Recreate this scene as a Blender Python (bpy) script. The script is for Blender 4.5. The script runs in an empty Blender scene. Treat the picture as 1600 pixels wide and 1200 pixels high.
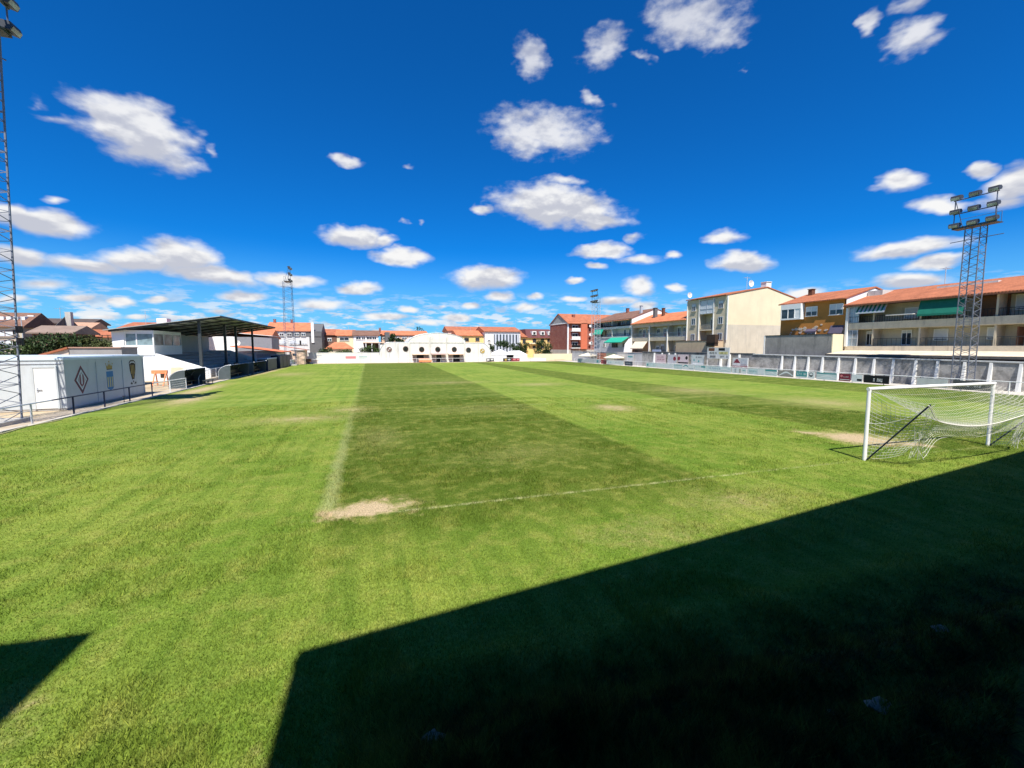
import bpy, math, random
import numpy as np
from mathutils import Vector, Matrix
random.seed(7); RNG = np.random.default_rng(11)
S = bpy.context.scene
R = math.radians
# ------------------------------------------------------------------ camera
# world: X = across the pitch (to the right), Y = along the pitch, Z up, metres; the camera stands at the near end
FPX, YAW, HZ, EYE = 670.0, R(18.4), 542.0, 3.85          # focal length in pixels of a 1600 px frame
PITCH = math.atan((600 - HZ) / FPX)
FWD = Vector((math.sin(YAW) * math.cos(PITCH), math.cos(YAW) * math.cos(PITCH), -math.sin(PITCH)))
RGT = Vector((math.cos(YAW), -math.sin(YAW), 0)); UPV = RGT.cross(FWD); CAM = Vector((0, 0, EYE))
cd = bpy.data.cameras.new('camera'); cam = bpy.data.objects.new('camera', cd); S.collection.objects.link(cam)
cd.sensor_width = 36; cd.lens = 36 * FPX / 1600; cd.clip_start = .05; cd.clip_end = 9000
cam.matrix_world = Matrix.Translation(CAM) @ Matrix((RGT, UPV, -FWD)).transposed().to_4x4()
S.camera = cam
# ------------------------------------------------------------------ light
SUN_EL, SUN_AZ = R(57.5), R(17)                            # the light travels along +Y and a little to +X
LIGHT = Vector((math.sin(SUN_AZ) * math.cos(SUN_EL), math.cos(SUN_AZ) * math.cos(SUN_EL), -math.sin(SUN_EL)))
sl = bpy.data.lights.new('sun', 'SUN'); so = bpy.data.objects.new('sun', sl); S.collection.objects.link(so)
sl.energy = 5.0; sl.angle = R(.5); sl.color = (1, .955, .88)
so.rotation_euler = LIGHT.to_track_quat('-Z', 'Y').to_euler(); so.location = (0, -20, 60)
S.view_settings.view_transform = 'Standard'; S.view_settings.look = 'None'
S.view_settings.exposure = .65; S.view_settings.gamma = 1
SKY_STRENGTH = .081
SKY_TINT = (.03, .53, 1.14, 1)

# ------------------------------------------------------------------ node helper
class N:
    def __init__(s, tree): s.t = tree; s.n = tree.nodes; s.l = tree.links
    def put(s, sock, v):
        if v is None: return
        if isinstance(v, bpy.types.NodeSocket): s.l.new(v, sock)
        else: sock.default_value = v
    def new(s, typ, **kw):
        n = s.n.new(typ)
        for k, v in kw.items(): setattr(n, k, v)
        return n
    def m(s, op, a, b=None, c=None, clamp=False):
        n = s.new('ShaderNodeMath', operation=op, use_clamp=clamp)
        for i, v in enumerate((a, b, c)): s.put(n.inputs[i], v)
        return n.outputs[0]
    def v(s, op, a, b=None, c=None, scale=None):
        n = s.new('ShaderNodeVectorMath', operation=op)
        for i, q in enumerate((a, b, c)): s.put(n.inputs[i], q)
        if scale is not None: s.put(n.inputs['Scale'], scale)
        return n.outputs['Value'] if op in ('LENGTH', 'DOT_PRODUCT', 'DISTANCE') else n.outputs[0]
    def mix(s, f, a, b, blend='MIX'):
        n = s.new('ShaderNodeMix', data_type='RGBA', blend_type=blend); n.clamp_factor = True
        s.put(n.inputs[0], f); s.put(n.inputs[6], a); s.put(n.inputs[7], b)
        return n.outputs[2]
    def noise(s, vec, scale, detail=4, rough=.55, dist=0, col=False):
        n = s.new('ShaderNodeTexNoise'); s.put(n.inputs['Vector'], vec)
        n.inputs['Scale'].default_value = scale; n.inputs['Detail'].default_value = detail
        n.inputs['Roughness'].default_value = rough; n.inputs['Distortion'].default_value = dist
        return n.outputs['Color' if col else 'Fac']
    def rng(s, x, a, b, c=0., d=1., smooth=False):
        n = s.new('ShaderNodeMapRange', interpolation_type='SMOOTHSTEP' if smooth else 'LINEAR')
        n.clamp = True
        for i, q in enumerate((x, a, b, c, d)): s.put(n.inputs[i], q)
        return n.outputs[0]
    def sep(s, vec):
        n = s.new('ShaderNodeSeparateXYZ'); s.put(n.inputs[0], vec); return n.outputs
    def comb(s, x, y, z):
        n = s.new('ShaderNodeCombineXYZ')
        for i, q in enumerate((x, y, z)): s.put(n.inputs[i], q)
        return n.outputs[0]
def c4(c): return (c[0], c[1], c[2], 1)

# ------------------------------------------------------------------ sky with fair-weather clouds
def ray(px, py): return (FWD + RGT * ((px - 800) / FPX) - UPV * ((py - 600) / FPX))
def azel(px, py):
    d = ray(px, py).normalized(); return Vector((math.atan2(d.x, d.y), math.asin(d.z)))
CLOUDS = [  # measured on the photograph: centre, half sizes, tilt, weight -> turned into azimuth / elevation
 (218,207,114,50,22,1.0),(165,190,50,34,20,.95),(85,183,50,11,15,.34),(60,160,22,8,0,.22),(330,235,14,14,0,.35),
 (75,350,85,22,10,1),(20,335,50,18,5,1),(75,312,28,8,8,.5),(30,400,60,17,8,.95),(130,412,90,14,5,.85),(215,405,80,20,0,.95),
 (285,398,62,26,10,1),(330,428,95,18,12,.9),(450,437,66,11,3,.85),(380,462,45,10,0,.85),(120,466,34,8,0,.75),(190,470,32,9,0,.85),
 (245,466,30,7,0,.7),(70,446,60,12,0,.55),(500,475,55,11,0,.75),(340,485,30,6,0,.6),(150,493,50,7,0,.7),(210,494,26,6,0,.8),(20,470,30,9,0,.7),
 (555,370,54,19,4,1),(600,378,28,10,0,.85),(628,402,50,15,3,1),(543,250,30,12,5,.75),(640,262,14,7,0,.35),
 (560,450,38,11,0,.95),(630,345,8,6,0,.35),(655,346,8,6,0,.35),(760,434,64,21,0,1),(780,463,26,10,0,.9),
 (850,205,95,46,5,.72),(825,220,50,30,0,.72),(870,322,108,34,8,1),(840,335,60,22,10,.8),(930,345,66,14,5,.85),(758,325,22,10,0,.7),(880,285,34,12,0,.55),
 (830,88,32,36,30,.68),(945,75,46,30,-35,.68),(1080,30,85,46,0,.72),(1125,55,36,28,0,.6),(1020,20,26,24,0,.4),(1008,90,18,10,20,.45),(932,155,24,15,20,.55),
 (1355,40,30,16,-40,.6),(1420,60,54,28,-25,.68),(1430,8,50,18,-20,.55),(1157,115,14,6,-30,.35),
 (1402,287,42,18,-4,.8),(1527,268,28,11,-10,.85),(1585,285,56,30,-20,.9),(1470,322,52,15,-2,.85),(1560,315,60,16,-8,.65),
 (1415,388,98,16,-8,.97),(1455,411,62,12,-8,.92),(1430,440,74,15,-2,.92),(1132,371,34,13,0,.8),(1160,410,54,17,2,1),(1145,405,25,15,0,.8),
 (940,392,48,13,-3,.92),(1000,403,44,10,0,.6),(932,416,22,7,0,.8),(1050,397,15,9,0,.7),(990,372,20,8,-15,.45),
 (1000,447,32,17,5,.88),(895,439,17,6,0,.8),(1058,449,15,7,0,.8),(895,466,28,6,0,.8),(960,470,44,9,0,.65),(640,483,20,7,0,.85),
 (735,480,19,7,0,.85),(838,465,14,7,0,.7),(1250,457,38,11,0,.92),(1005,478,24,9,0,.85),(690,478,10,5,0,.5),(600,494,46,7,0,.8),(715,497,28,8,0,.9),(820,478,30,7,0,.7),(665,503,40,7,0,.7),
 (1700,300,90,30,-10,.9),(-120,250,90,40,10,.9),(-140,400,120,25,0,.9),(1750,420,90,22,-5,.9),(700,-120,120,50,10,.7),(1250,-160,120,60,-20,.7),(300,-100,120,50,20,.7)]
w = bpy.data.worlds.new('World'); S.world = w; w.use_nodes = True
w.cycles.sampling_method = 'MANUAL'; w.cycles.sample_map_resolution = 512
g = N(w.node_tree); g.n.clear()
sky = g.new('ShaderNodeTexSky', sky_type='NISHITA', sun_disc=False)
sky.sun_elevation = SUN_EL; sky.sun_rotation = math.pi + SUN_AZ
sky.altitude = 800; sky.air_density = 1.0; sky.dust_density = .25; sky.ozone_density = 1.6
geo = g.new('ShaderNodeTexCoord'); dirv = g.v('NORMALIZE', geo.outputs['Generated'])
dx, dy, dz = g.sep(dirv)
az = g.m('ARCTAN2', dx, dy); el = g.m('ARCSINE', dz)
p0 = g.comb(az, el, 0)
elpos = g.m('MAXIMUM', el, .0)
amp = g.rng(el, .02, .50, .020, .058)
pn = g.comb(az, g.m('MULTIPLY', el, 1.9), 0)
wob = g.v('SUBTRACT', g.noise(pn, 13, 3, .6, col=True), (.5, .5, .5))
wob = g.v('MULTIPLY', wob, g.comb(g.m('MULTIPLY', amp, 1.5), g.m('MULTIPLY', amp, .9), 0))
p1 = g.v('ADD', p0, wob)
acc = None; shade = None
def blob(c, la, lb, th, wt):
    n = g.new('ShaderNodeTexGradient', gradient_type='SPHERICAL'); g.put(n.inputs[0], p1); tm = n.texture_mapping
    tm.vector_type = 'TEXTURE'; tm.translation = (c.x, c.y, 0); tm.rotation = (0, 0, th); tm.scale = (la, lb, 1)
    return g.m('MULTIPLY', n.outputs['Fac'], wt)
for (cx, cy, a, b, rot, wt) in CLOUDS:
    c = azel(cx, cy); rr = R(rot)
    ea = azel(cx + a * math.cos(rr) * .5, cy + a * math.sin(rr) * .5) - azel(cx - a * math.cos(rr) * .5, cy - a * math.sin(rr) * .5)
    eb = azel(cx + b * math.sin(rr) * .5, cy - b * math.cos(rr) * .5) - azel(cx - b * math.sin(rr) * .5, cy + b * math.cos(rr) * .5)
    la, lb = ea.length * 1.22, eb.length * 1.22; th = math.atan2(ea.y, ea.x)
    f = blob(c, la, lb, th, wt)
    acc = f if acc is None else g.m('MAXIMUM', acc, f)
    if a * b > 850 and wt > .8:          # a greyer base for the thicker clouds
        q = blob(Vector((c.x - lb * .15 * math.sin(th), c.y - lb * .55)), la * .95, lb * .75, th, 1)
        shade = q if shade is None else g.m('MAXIMUM', shade, q)
field = g.m('SUBTRACT', acc, .04)
det = g.m('SUBTRACT', g.noise(pn, 24, 7, .54), .5)
dens = g.m('ADD', g.m('MULTIPLY', field, 1.5), g.m('MULTIPLY', det, g.rng(el, .12, .50, .75, 1.25)))
dens = g.m('MULTIPLY', g.rng(dens, .04, .80, 0, 1, True), g.rng(field, .0, .10, 0, 1))
dens = g.m('MULTIPLY', dens, g.rng(el, .30, .62, 1, .66))
# bank of small far cumulus low over the horizon
ph = g.comb(az, g.m('MULTIPLY', el, 4.2), 0)
low = g.noise(ph, 19, 7, .6)
lowm = g.m('MULTIPLY', g.rng(el, .012, .03, 0, 1), g.rng(el, .055, .125, 1, 0))
lowd = g.m('MULTIPLY', g.rng(low, .47, .60, 0, .85, True), lowm)
dens = g.m('MAXIMUM', dens, lowd)
puff = g.noise(pn, 15, 4, .5)
puff2 = g.noise(g.v('ADD', pn, (0, .02, 0)), 15, 4, .5)               # relief: lit tops, greyer undersides
sh = g.m('ADD', g.m('MULTIPLY', g.m('SUBTRACT', puff, puff2), 2.2), g.m('MULTIPLY', g.m('SUBTRACT', puff, .5), .8))
sh = g.m('SUBTRACT', sh, g.m('MULTIPLY', shade, .9))
cloudc = g.mix(g.rng(sh, -.55, .25, 0, 1, True), (.36, .375, .43, 1), (.60, .60, .60, 1))
skyc = g.mix(1.0, sky.outputs[0], SKY_TINT, 'MULTIPLY')
hazy = g.rng(el, 0, .22, .78, 0, True)                                  # paler towards the horizon
skyc = g.mix(hazy, skyc, (2.0, 5.2, 7.8, 1))
skyb = g.v('SCALE', skyc, scale=SKY_STRENGTH)
dens = g.m('MULTIPLY', dens, g.m('GREATER_THAN', el, .0))
tot = g.mix(dens, skyb, cloudc)
bg = g.new('ShaderNodeBackground'); g.put(bg.inputs[0], tot); bg.inputs[1].default_value = 1
wo = g.new('ShaderNodeOutputWorld'); g.l.new(bg.outputs[0], wo.inputs[0])
# the strength of the sky itself is SKY_STRENGTH above; clouds are sunlit white on top of it

# ------------------------------------------------------------------ survey helpers: photograph pixel + known plane -> metres
def on_z(px, py, z=0.):
    d = ray(px, py); t = (z - EYE) / d.z; return CAM + d * t
def on_x(px, py, x):
    d = ray(px, py); return CAM + d * (x / d.x)
def on_y(px, py, y):
    d = ray(px, py); return CAM + d * (y / d.y)
# ------------------------------------------------------------------ materials
MATS = {}
def bsdf(name):
    m = bpy.data.materials.new(name); m.use_nodes = True; t = N(m.node_tree)
    return m, t, m.node_tree.nodes['Principled BSDF']
def mat(key, col, rough=.8, var=.12, scale=1.5, metal=0., bump=0., stain=0., stain_col=(.12, .11, .10), spec=.3, fine=12):
    """painted / plastered / metal surface with uneven tone, fine grain and optional vertical streaks"""
    if key in MATS: return MATS[key]
    m, t, b = bsdf(key); pos = t.new('ShaderNodeNewGeometry').outputs['Position']
    n1 = t.noise(pos, scale, 5, .6); n2 = t.noise(pos, fine, 3, .6)
    f = t.m('ADD', t.m('MULTIPLY', n1, .65), t.m('MULTIPLY', n2, .35))
    lo = tuple(c * (1 - var * 1.6) for c in col); hi = tuple(min(1, c * (1 + var)) for c in col)
    c = t.mix(t.rng(f, .3, .7), c4(lo), c4(hi))
    if stain:
        s = t.noise(t.v('MULTIPLY', pos, (1, 1, .16)), 1.7, 6, .65)
        c = t.mix(t.m('MULTIPLY', t.rng(s, .50, .70, 0, 1, True), stain), c, c4(stain_col))
    t.put(b.inputs['Base Color'], c); b.inputs['Roughness'].default_value = rough
    b.inputs['Metallic'].default_value = metal; b.inputs['Specular IOR Level'].default_value = spec
    if bump:
        bn = t.new('ShaderNodeBump'); bn.inputs['Strength'].default_value = bump; bn.inputs['Distance'].default_value = .02
        t.put(bn.inputs['Height'], f); t.l.new(bn.outputs[0], b.inputs['Normal'])
    MATS[key] = m; return m
def tile_mat(key, col, axis):
    """clay roof tiles: rows of rounded tiles running down the slope, mottled by age"""
    if key in MATS: return MATS[key]
    m, t, b = bsdf(key); pos = t.new('ShaderNodeNewGeometry').outputs['Position']
    s = t.sep(pos); along = s[1] if axis == 'y' else s[0]
    wv = t.m('ABSOLUTE', t.m('SINE', t.m('MULTIPLY', along, math.pi / .24)))
    row = t.m('FRACT', t.m('MULTIPLY', s[2], 3.1))
    n1 = t.noise(pos, .8, 5, .65); n2 = t.noise(pos, 5, 4, .7)
    f = t.m('ADD', t.m('MULTIPLY', n1, .5), t.m('MULTIPLY', n2, .5))
    c = t.mix(t.rng(f, .36, .64), c4([q * .62 for q in col]), c4([min(1, q * 1.22) for q in col]))
    c = t.mix(t.rng(t.noise(pos, 2.2, 6, .7), .60, .72, 0, .55), c, (.14, .11, .085, 1))
    t.put(b.inputs['Base Color'], c); b.inputs['Roughness'].default_value = .85; b.inputs['Specular IOR Level'].default_value = .2
    bn = t.new('ShaderNodeBump'); bn.inputs['Strength'].default_value = .8; bn.inputs['Distance'].default_value = .05
    t.put(bn.inputs['Height'], t.m('ADD', wv, t.m('MULTIPLY', row, .4))); t.l.new(bn.outputs[0], b.inputs['Normal'])
    MATS[key] = m; return m
def brick_mat(key, col, mortar=(.42, .36, .31), axis='y'):
    if key in MATS: return MATS[key]
    m, t, b = bsdf(key); pos = t.new('ShaderNodeNewGeometry').outputs['Position']; s = t.sep(pos)
    uv = t.comb(t.m('ADD', s[0], s[1]), s[2], 0)
    br = t.new('ShaderNodeTexBrick'); t.put(br.inputs['Vector'], uv)
    br.inputs['Color1'].default_value = c4(col); br.inputs['Color2'].default_value = c4([q * .72 for q in col]); br.inputs['Mortar'].default_value = c4(mortar)
    br.inputs['Scale'].default_value = 4.0; br.inputs['Mortar Size'].default_value = .012
    c = t.mix(t.rng(t.noise(pos, .7, 5, .6), .4, .7, 0, .45), br.outputs[0], c4([q * .55 for q in col]))
    t.put(b.inputs['Base Color'], c); b.inputs['Roughness'].default_value = .85; b.inputs['Specular IOR Level'].default_value = .2
    MATS[key] = m; return m
def block_mat(key):
    """old whitewashed block wall with grey mould and damp runs"""
    m, t, b = bsdf(key); pos = t.new('ShaderNodeNewGeometry').outputs['Position']; s = t.sep(pos)
    br = t.new('ShaderNodeTexBrick'); t.put(br.inputs['Vector'], t.comb(t.m('ADD', s[0], s[1]), s[2], 0))
    br.inputs['Color1'].default_value = (.52, .49, .44, 1); br.inputs['Color2'].default_value = (.43, .405, .365, 1); br.inputs['Mortar'].default_value = (.34, .33, .32, 1)
    br.inputs['Scale'].default_value = 2.2; br.inputs['Mortar Size'].default_value = .012
    n = t.noise(pos, 1.1, 7, .68); top = t.rng(t.m('ADD', s[2], t.m('MULTIPLY', t.noise(pos, 3, 5, .6), 1.4)), 2.6, 3.5, 0, .75)
    c = t.mix(t.rng(n, .44, .62, 0, .85), br.outputs[0], (.22, .21, .19, 1))
    c = t.mix(top, c, (.13, .125, .12, 1))
    run = t.noise(t.v('MULTIPLY', pos, (1, 1, .12)), .8, 6, .6)
    c = t.mix(t.rng(run, .57, .68, 0, .75, True), c, (.10, .09, .08, 1))
    t.put(b.inputs['Base Color'], c); b.inputs['Roughness'].default_value = .9; b.inputs['Specular IOR Level'].default_value = .15
    bn = t.new('ShaderNodeBump'); bn.inputs['Strength'].default_value = .5; bn.inputs['Distance'].default_value = .02
    t.put(bn.inputs['Height'], n); t.l.new(bn.outputs[0], b.inputs['Normal'])
    return m
def glass_mat(key, col=(.03, .04, .05), rough=.06):
    if key in MATS: return MATS[key]
    m, t, b = bsdf(key); pos = t.new('ShaderNodeNewGeometry').outputs['Position']
    c = t.mix(t.rng(t.noise(pos, .9, 3), .35, .65), c4([q * .5 for q in col]), c4([q * 1.7 for q in col]))
    t.put(b.inputs['Base Color'], c); b.inputs['Roughness'].default_value = rough; b.inputs['Specular IOR Level'].default_value = .6
    MATS[key] = m; return m
def leaf_mat(key, col):
    if key in MATS: return MATS[key]
    m, t, b = bsdf(key); a = t.new('ShaderNodeAttribute', attribute_name='rnd').outputs['Fac']
    pos = t.new('ShaderNodeNewGeometry').outputs['Position']
    c = t.mix(a, c4([q * .5 for q in col]), c4([col[0] * 1.6, col[1] * 1.45, col[2] * 1.2]))
    c = t.mix(t.rng(t.noise(pos, 1.2, 3), .5, .7, 0, .5), c, c4([col[0] * 1.5, col[1] * 1.1, col[2] * .8]))
    t.put(b.inputs['Base Color'], c); b.inputs['Roughness'].default_value = .6; b.inputs['Specular IOR Level'].default_value = .2
    MATS[key] = m; return m

white = mat('white_paint', (.80, .80, .78), .6, .05)
whitewash = mat('whitewashed_plaster', (.78, .77, .73), .85, .07, 1.2, stain=.25, stain_col=(.5, .49, .46))
offwhite = mat('weathered_white', (.62, .62, .60), .7, .10, 2, stain=.3, stain_col=(.35, .33, .30))
cream = mat('cream_plaster', (.72, .63, .43), .9, .07, .5, stain=.15, stain_col=(.40, .36, .28))
frontcream = mat('beige_plaster', (.60, .51, .36), .9, .07, .7, stain=.15)
tan = mat('tan_render', (.55, .42, .28), .9, .10, .9, stain=.2)
ochre = mat('ochre_brown_plaster', (.52, .215, .05), .9, .12, .8)
lightplaster = mat('bare_light_plaster', (.62, .52, .41), .9, .12, 2)
paleflat = mat('grey_beige_plaster', (.55, .48, .36), .9, .10, .7, stain=.25, stain_col=(.2, .18, .15))
parapet = mat('stained_parapet', (.66, .57, .43), .9, .12, .9, stain=.45, stain_col=(.22, .19, .16))
concrete = mat('raw_concrete', (.33, .31, .275), .92, .22, .9, bump=.3, stain=.6, stain_col=(.10, .10, .10))
lightconcrete = mat('pale_concrete', (.48, .45, .40), .9, .12, 1.2, stain=.3)
yellowwall = mat('yellow_plaster', (.78, .55, .22), .9, .08, .7)
pinkwall = mat('peach_plaster', (.74, .52, .38), .9, .10, .9)
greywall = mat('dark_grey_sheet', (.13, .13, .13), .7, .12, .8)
darkmetal = mat('dark_green_grey_steel', (.045, .055, .058), .5, .15, 2)
galv = mat('galvanised_steel', (.55, .57, .60), .45, .12, 3, metal=.35)
towerpaint = mat('tower_light_paint', (.16, .175, .21), .5, .12, 2.5, stain=.3, stain_col=(.28, .20, .15))
navy = mat('navy_paint', (.012, .02, .055), .45, .15, 3)
black = mat('black_paint', (.012, .012, .014), .5, .15, 3)
darkbrown = mat('dark_brown_wood', (.05, .03, .02), .7, .15, 3)
stackgrey = mat('rusty_brown', (.16, .07, .04), .8, .2, 4)
red = mat('signal_red', (.45, .03, .04), .6, .08, 3)
maroon = mat('maroon_paint', (.22, .03, .045), .6, .1, 3)
pinkred = mat('salmon_board', (.70, .22, .22), .6, .1, 3)
orangecloth = mat('orange_paint', (.85, .28, .12), .7, .1, 3)
gold = mat('gold_paint', (.45, .30, .07), .6, .12, 6)
blue = mat('sky_blue_paint', (.03, .20, .42), .55, .1, 4)
paleyellow = mat('pale_yellow_paint', (.60, .55, .25), .6, .1, 4)
tealsheet = mat('pale_teal_print', (.66, .74, .72), .55, .12, 1.4)
tealdark = mat('teal_print', (.10, .34, .34), .55, .12, 2)
awngreen = mat('green_awning_cloth', (.012, .16, .11), .85, .12, 2)
awnbright = mat('bright_green_awning_cloth', (.02, .36, .24), .85, .08, 2)
awncream = mat('cream_awning_cloth', (.72, .64, .48), .85, .08, 2)
purple = mat('faded_purple_cloth', (.10, .085, .125), .85, .12, 2)
blueglass = glass_mat('bluish_gallery_glass', (.20, .26, .32), .12)
glass = glass_mat('dark_window_glass')
blindw = mat('white_roller_blind', (.60, .63, .66), .6, .06, 4)
panelwhite = mat('white_sandwich_panel', (.54, .57, .57), .45, .06, .9, stain=.22, stain_col=(.36, .35, .31))
orange_y = tile_mat('orange_clay_tiles_y', (.57, .195, .09), 'y')
orange_x = tile_mat('orange_clay_tiles_x', (.58, .20, .10), 'x')
rust_y = tile_mat('old_red_tiles_y', (.42, .15, .075), 'y')
rust_x = tile_mat('old_red_tiles_x', (.42, .15, .08), 'x')
brown_x = tile_mat('brown_tiles_x', (.22, .12, .085), 'x')
brown_y = tile_mat('brown_tiles_y', (.22, .12, .085), 'y')
brick = brick_mat('red_brick', (.30, .085, .06))
brickbrown = brick_mat('brown_brick', (.20, .10, .07))
terracotta = mat('terracotta_render', (.58, .16, .085), .85, .08, 1)
block = block_mat('mouldy_block_wall')
netrope = mat('net_cord', (.72, .70, .62), .8, .1, 6)
ironblue = mat('tower_dark_blue_steel', (.10, .13, .20), .5, .15, 3)
lampmat = mat('floodlight_housing', (.05, .055, .065), .5, .15, 4)
lens = glass_mat('floodlight_glass', (.35, .37, .38), .1)
stonemat = mat('pale_stone', (.22, .19, .145), .9, .4, 9, bump=.6)
barkm = mat('bark', (.10, .07, .05), .95, .25, 6, bump=.5)
foil = leaf_mat('dark_tree_leaves', (.030, .058, .020))
foil2 = leaf_mat('mid_green_leaves', (.050, .085, .028))
foil3 = leaf_mat('olive_leaves', (.060, .080, .030))

# ------------------------------------------------------------------ mesh helpers
class MB:
    def __init__(s): s.v = []; s.f = []; s.mi = []; s.ms = []; s.cur = 0
    def use(s, m):
        if m not in s.ms: s.ms.append(m)
        s.cur = s.ms.index(m); return s
    def add(s, vs, fs):
        o = len(s.v); s.v += [tuple(v) for v in vs]; s.f += [tuple(i + o for i in f) for f in fs]; s.mi += [s.cur] * len(fs); return s
    def box(s, x0, x1, y0, y1, z0, z1):
        x0, x1 = sorted((x0, x1)); y0, y1 = sorted((y0, y1)); z0, z1 = sorted((z0, z1))
        return s.add([(x0, y0, z0), (x1, y0, z0), (x1, y1, z0), (x0, y1, z0), (x0, y0, z1), (x1, y0, z1), (x1, y1, z1), (x0, y1, z1)],
                     [(0, 3, 2, 1), (4, 5, 6, 7), (0, 1, 5, 4), (1, 2, 6, 5), (2, 3, 7, 6), (3, 0, 4, 7)])
    def prism(s, poly, axis, a, b):
        """2-D outline pushed along an axis from a to b; outline coordinates are the two other axes in x, y, z order"""
        def P(p, t): return {'x': (t, p[0], p[1]), 'y': (p[0], t, p[1]), 'z': (p[0], p[1], t)}[axis]
        n = len(poly)
        return s.add([P(p, a) for p in poly] + [P(p, b) for p in poly],
                     [tuple(range(n - 1, -1, -1)), tuple(range(n, 2 * n))] + [(i, (i + 1) % n, n + (i + 1) % n, n + i) for i in range(n)])
    def tube(s, p, q, r, n=6, r2=None):
        p = Vector(p); q = Vector(q); d = (q - p)
        if d.length < 1e-6: return s
        d.normalize(); u = d.orthogonal().normalized(); w_ = d.cross(u); r2 = r if r2 is None else r2; vs = []
        for i in range(n):
            a = 2 * math.pi * i / n; e = u * math.cos(a) + w_ * math.sin(a); vs += [p + e * r, q + e * r2]
        return s.add(vs, [(2 * i, 2 * ((i + 1) % n), 2 * ((i + 1) % n) + 1, 2 * i + 1) for i in range(n)] + [tuple(2 * i for i in range(n - 1, -1, -1)), tuple(2 * i + 1 for i in range(n))])
    def path(s, pts, r, n=5):
        for a, b in zip(pts, pts[1:]): s.tube(a, b, r, n)
        return s
    def bar(s, p, q, w_, h):
        """square bar between two points"""
        return s.tube(p, q, (w_ + h) / 2 * .7071, 4)
    def disc(s, c, r, axis, t, n=20, sx=1):
        c = Vector(c); pl = []
        for i in range(n):
            a = 2 * math.pi * i / n; pl.append((math.cos(a) * r * sx, math.sin(a) * r))
        o = {'x': (c.y, c.z, c.x), 'y': (c.x, c.z, c.y), 'z': (c.x, c.y, c.z)}[axis]
        return s.prism([(p[0] + o[0], p[1] + o[1]) for p in pl], axis, o[2] - t / 2, o[2] + t / 2)
    def ball(s, c, r, n=8):
        c = Vector(c); vs = []; fs = []
        for i in range(n + 1):
            for j in range(n):
                a = math.pi * i / n; b = 2 * math.pi * j / n
                vs.append(c + Vector((math.sin(a) * math.cos(b), math.sin(a) * math.sin(b), math.cos(a))) * r)
        for i in range(n):
            for j in range(n): fs.append((i * n + j, (i + 1) * n + j, (i + 1) * n + (j + 1) % n, i * n + (j + 1) % n))
        return s.add(vs, fs)
    def build(s, name, m=None, parent=None, base=None):
        me = bpy.data.meshes.new(name)
        off = WORLD[parent] if parent is not None else (Vector(base) if base is not None else Vector((sum(v[0] for v in s.v) / len(s.v), sum(v[1] for v in s.v) / len(s.v), min(v[2] for v in s.v))))
        me.from_pydata([tuple(Vector(v) - off) for v in s.v], [], s.f)
        ms = s.ms if s.ms else [m]
        for q in ms: me.materials.append(q)
        if len(ms) > 1: me.polygons.foreach_set('material_index', s.mi)
        me.update()
        o = bpy.data.objects.new(name, me); S.collection.objects.link(o)
        if parent is not None: o.parent = parent
        else: o.location = off
        WORLD[o] = off
        return o
WORLD = {}
def tag(o, label=None, cat=None, group=None, kind=None):
    if label: o['label'] = label
    if cat: o['category'] = cat
    if group: o['group'] = group
    if kind: o['kind'] = kind
    return o
def thing(name, label, cat, loc, group=None):
    o = bpy.data.objects.new(name, None); S.collection.objects.link(o); o.location = loc; o.empty_display_size = .3
    WORLD[o] = Vector(loc); return tag(o, label, cat, group)
def npmesh(name, V, F, m, off=(0, 0, 0), parent=None, rnd=None):
    me = bpy.data.meshes.new(name); V = np.asarray(V, dtype=np.float32) - np.asarray(off, dtype=np.float32); F = np.asarray(F, dtype=np.int32); k = F.shape[1]
    me.vertices.add(len(V)); me.vertices.foreach_set('co', V.ravel()); me.loops.add(F.size); me.loops.foreach_set('vertex_index', F.ravel())
    me.polygons.add(len(F)); me.polygons.foreach_set('loop_start', np.arange(0, F.size, k, dtype=np.int32))
    try: me.polygons.foreach_set('loop_total', np.full(len(F), k, dtype=np.int32))
    except Exception: pass
    me.materials.append(m); me.update(calc_edges=True)
    if rnd is not None:
        a = me.attributes.new('rnd', 'FLOAT', 'POINT'); a.data.foreach_set('value', np.asarray(rnd, dtype=np.float32))
    o = bpy.data.objects.new(name, me); S.collection.objects.link(o)
    if parent is not None: o.parent = parent
    else: o.location = off
    WORLD[o] = Vector(off); return o
def copy_tree(o, parent=None):
    c = o.copy(); S.collection.objects.link(c); c.parent = parent
    for ch in o.children: copy_tree(ch, c)
    return c

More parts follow.
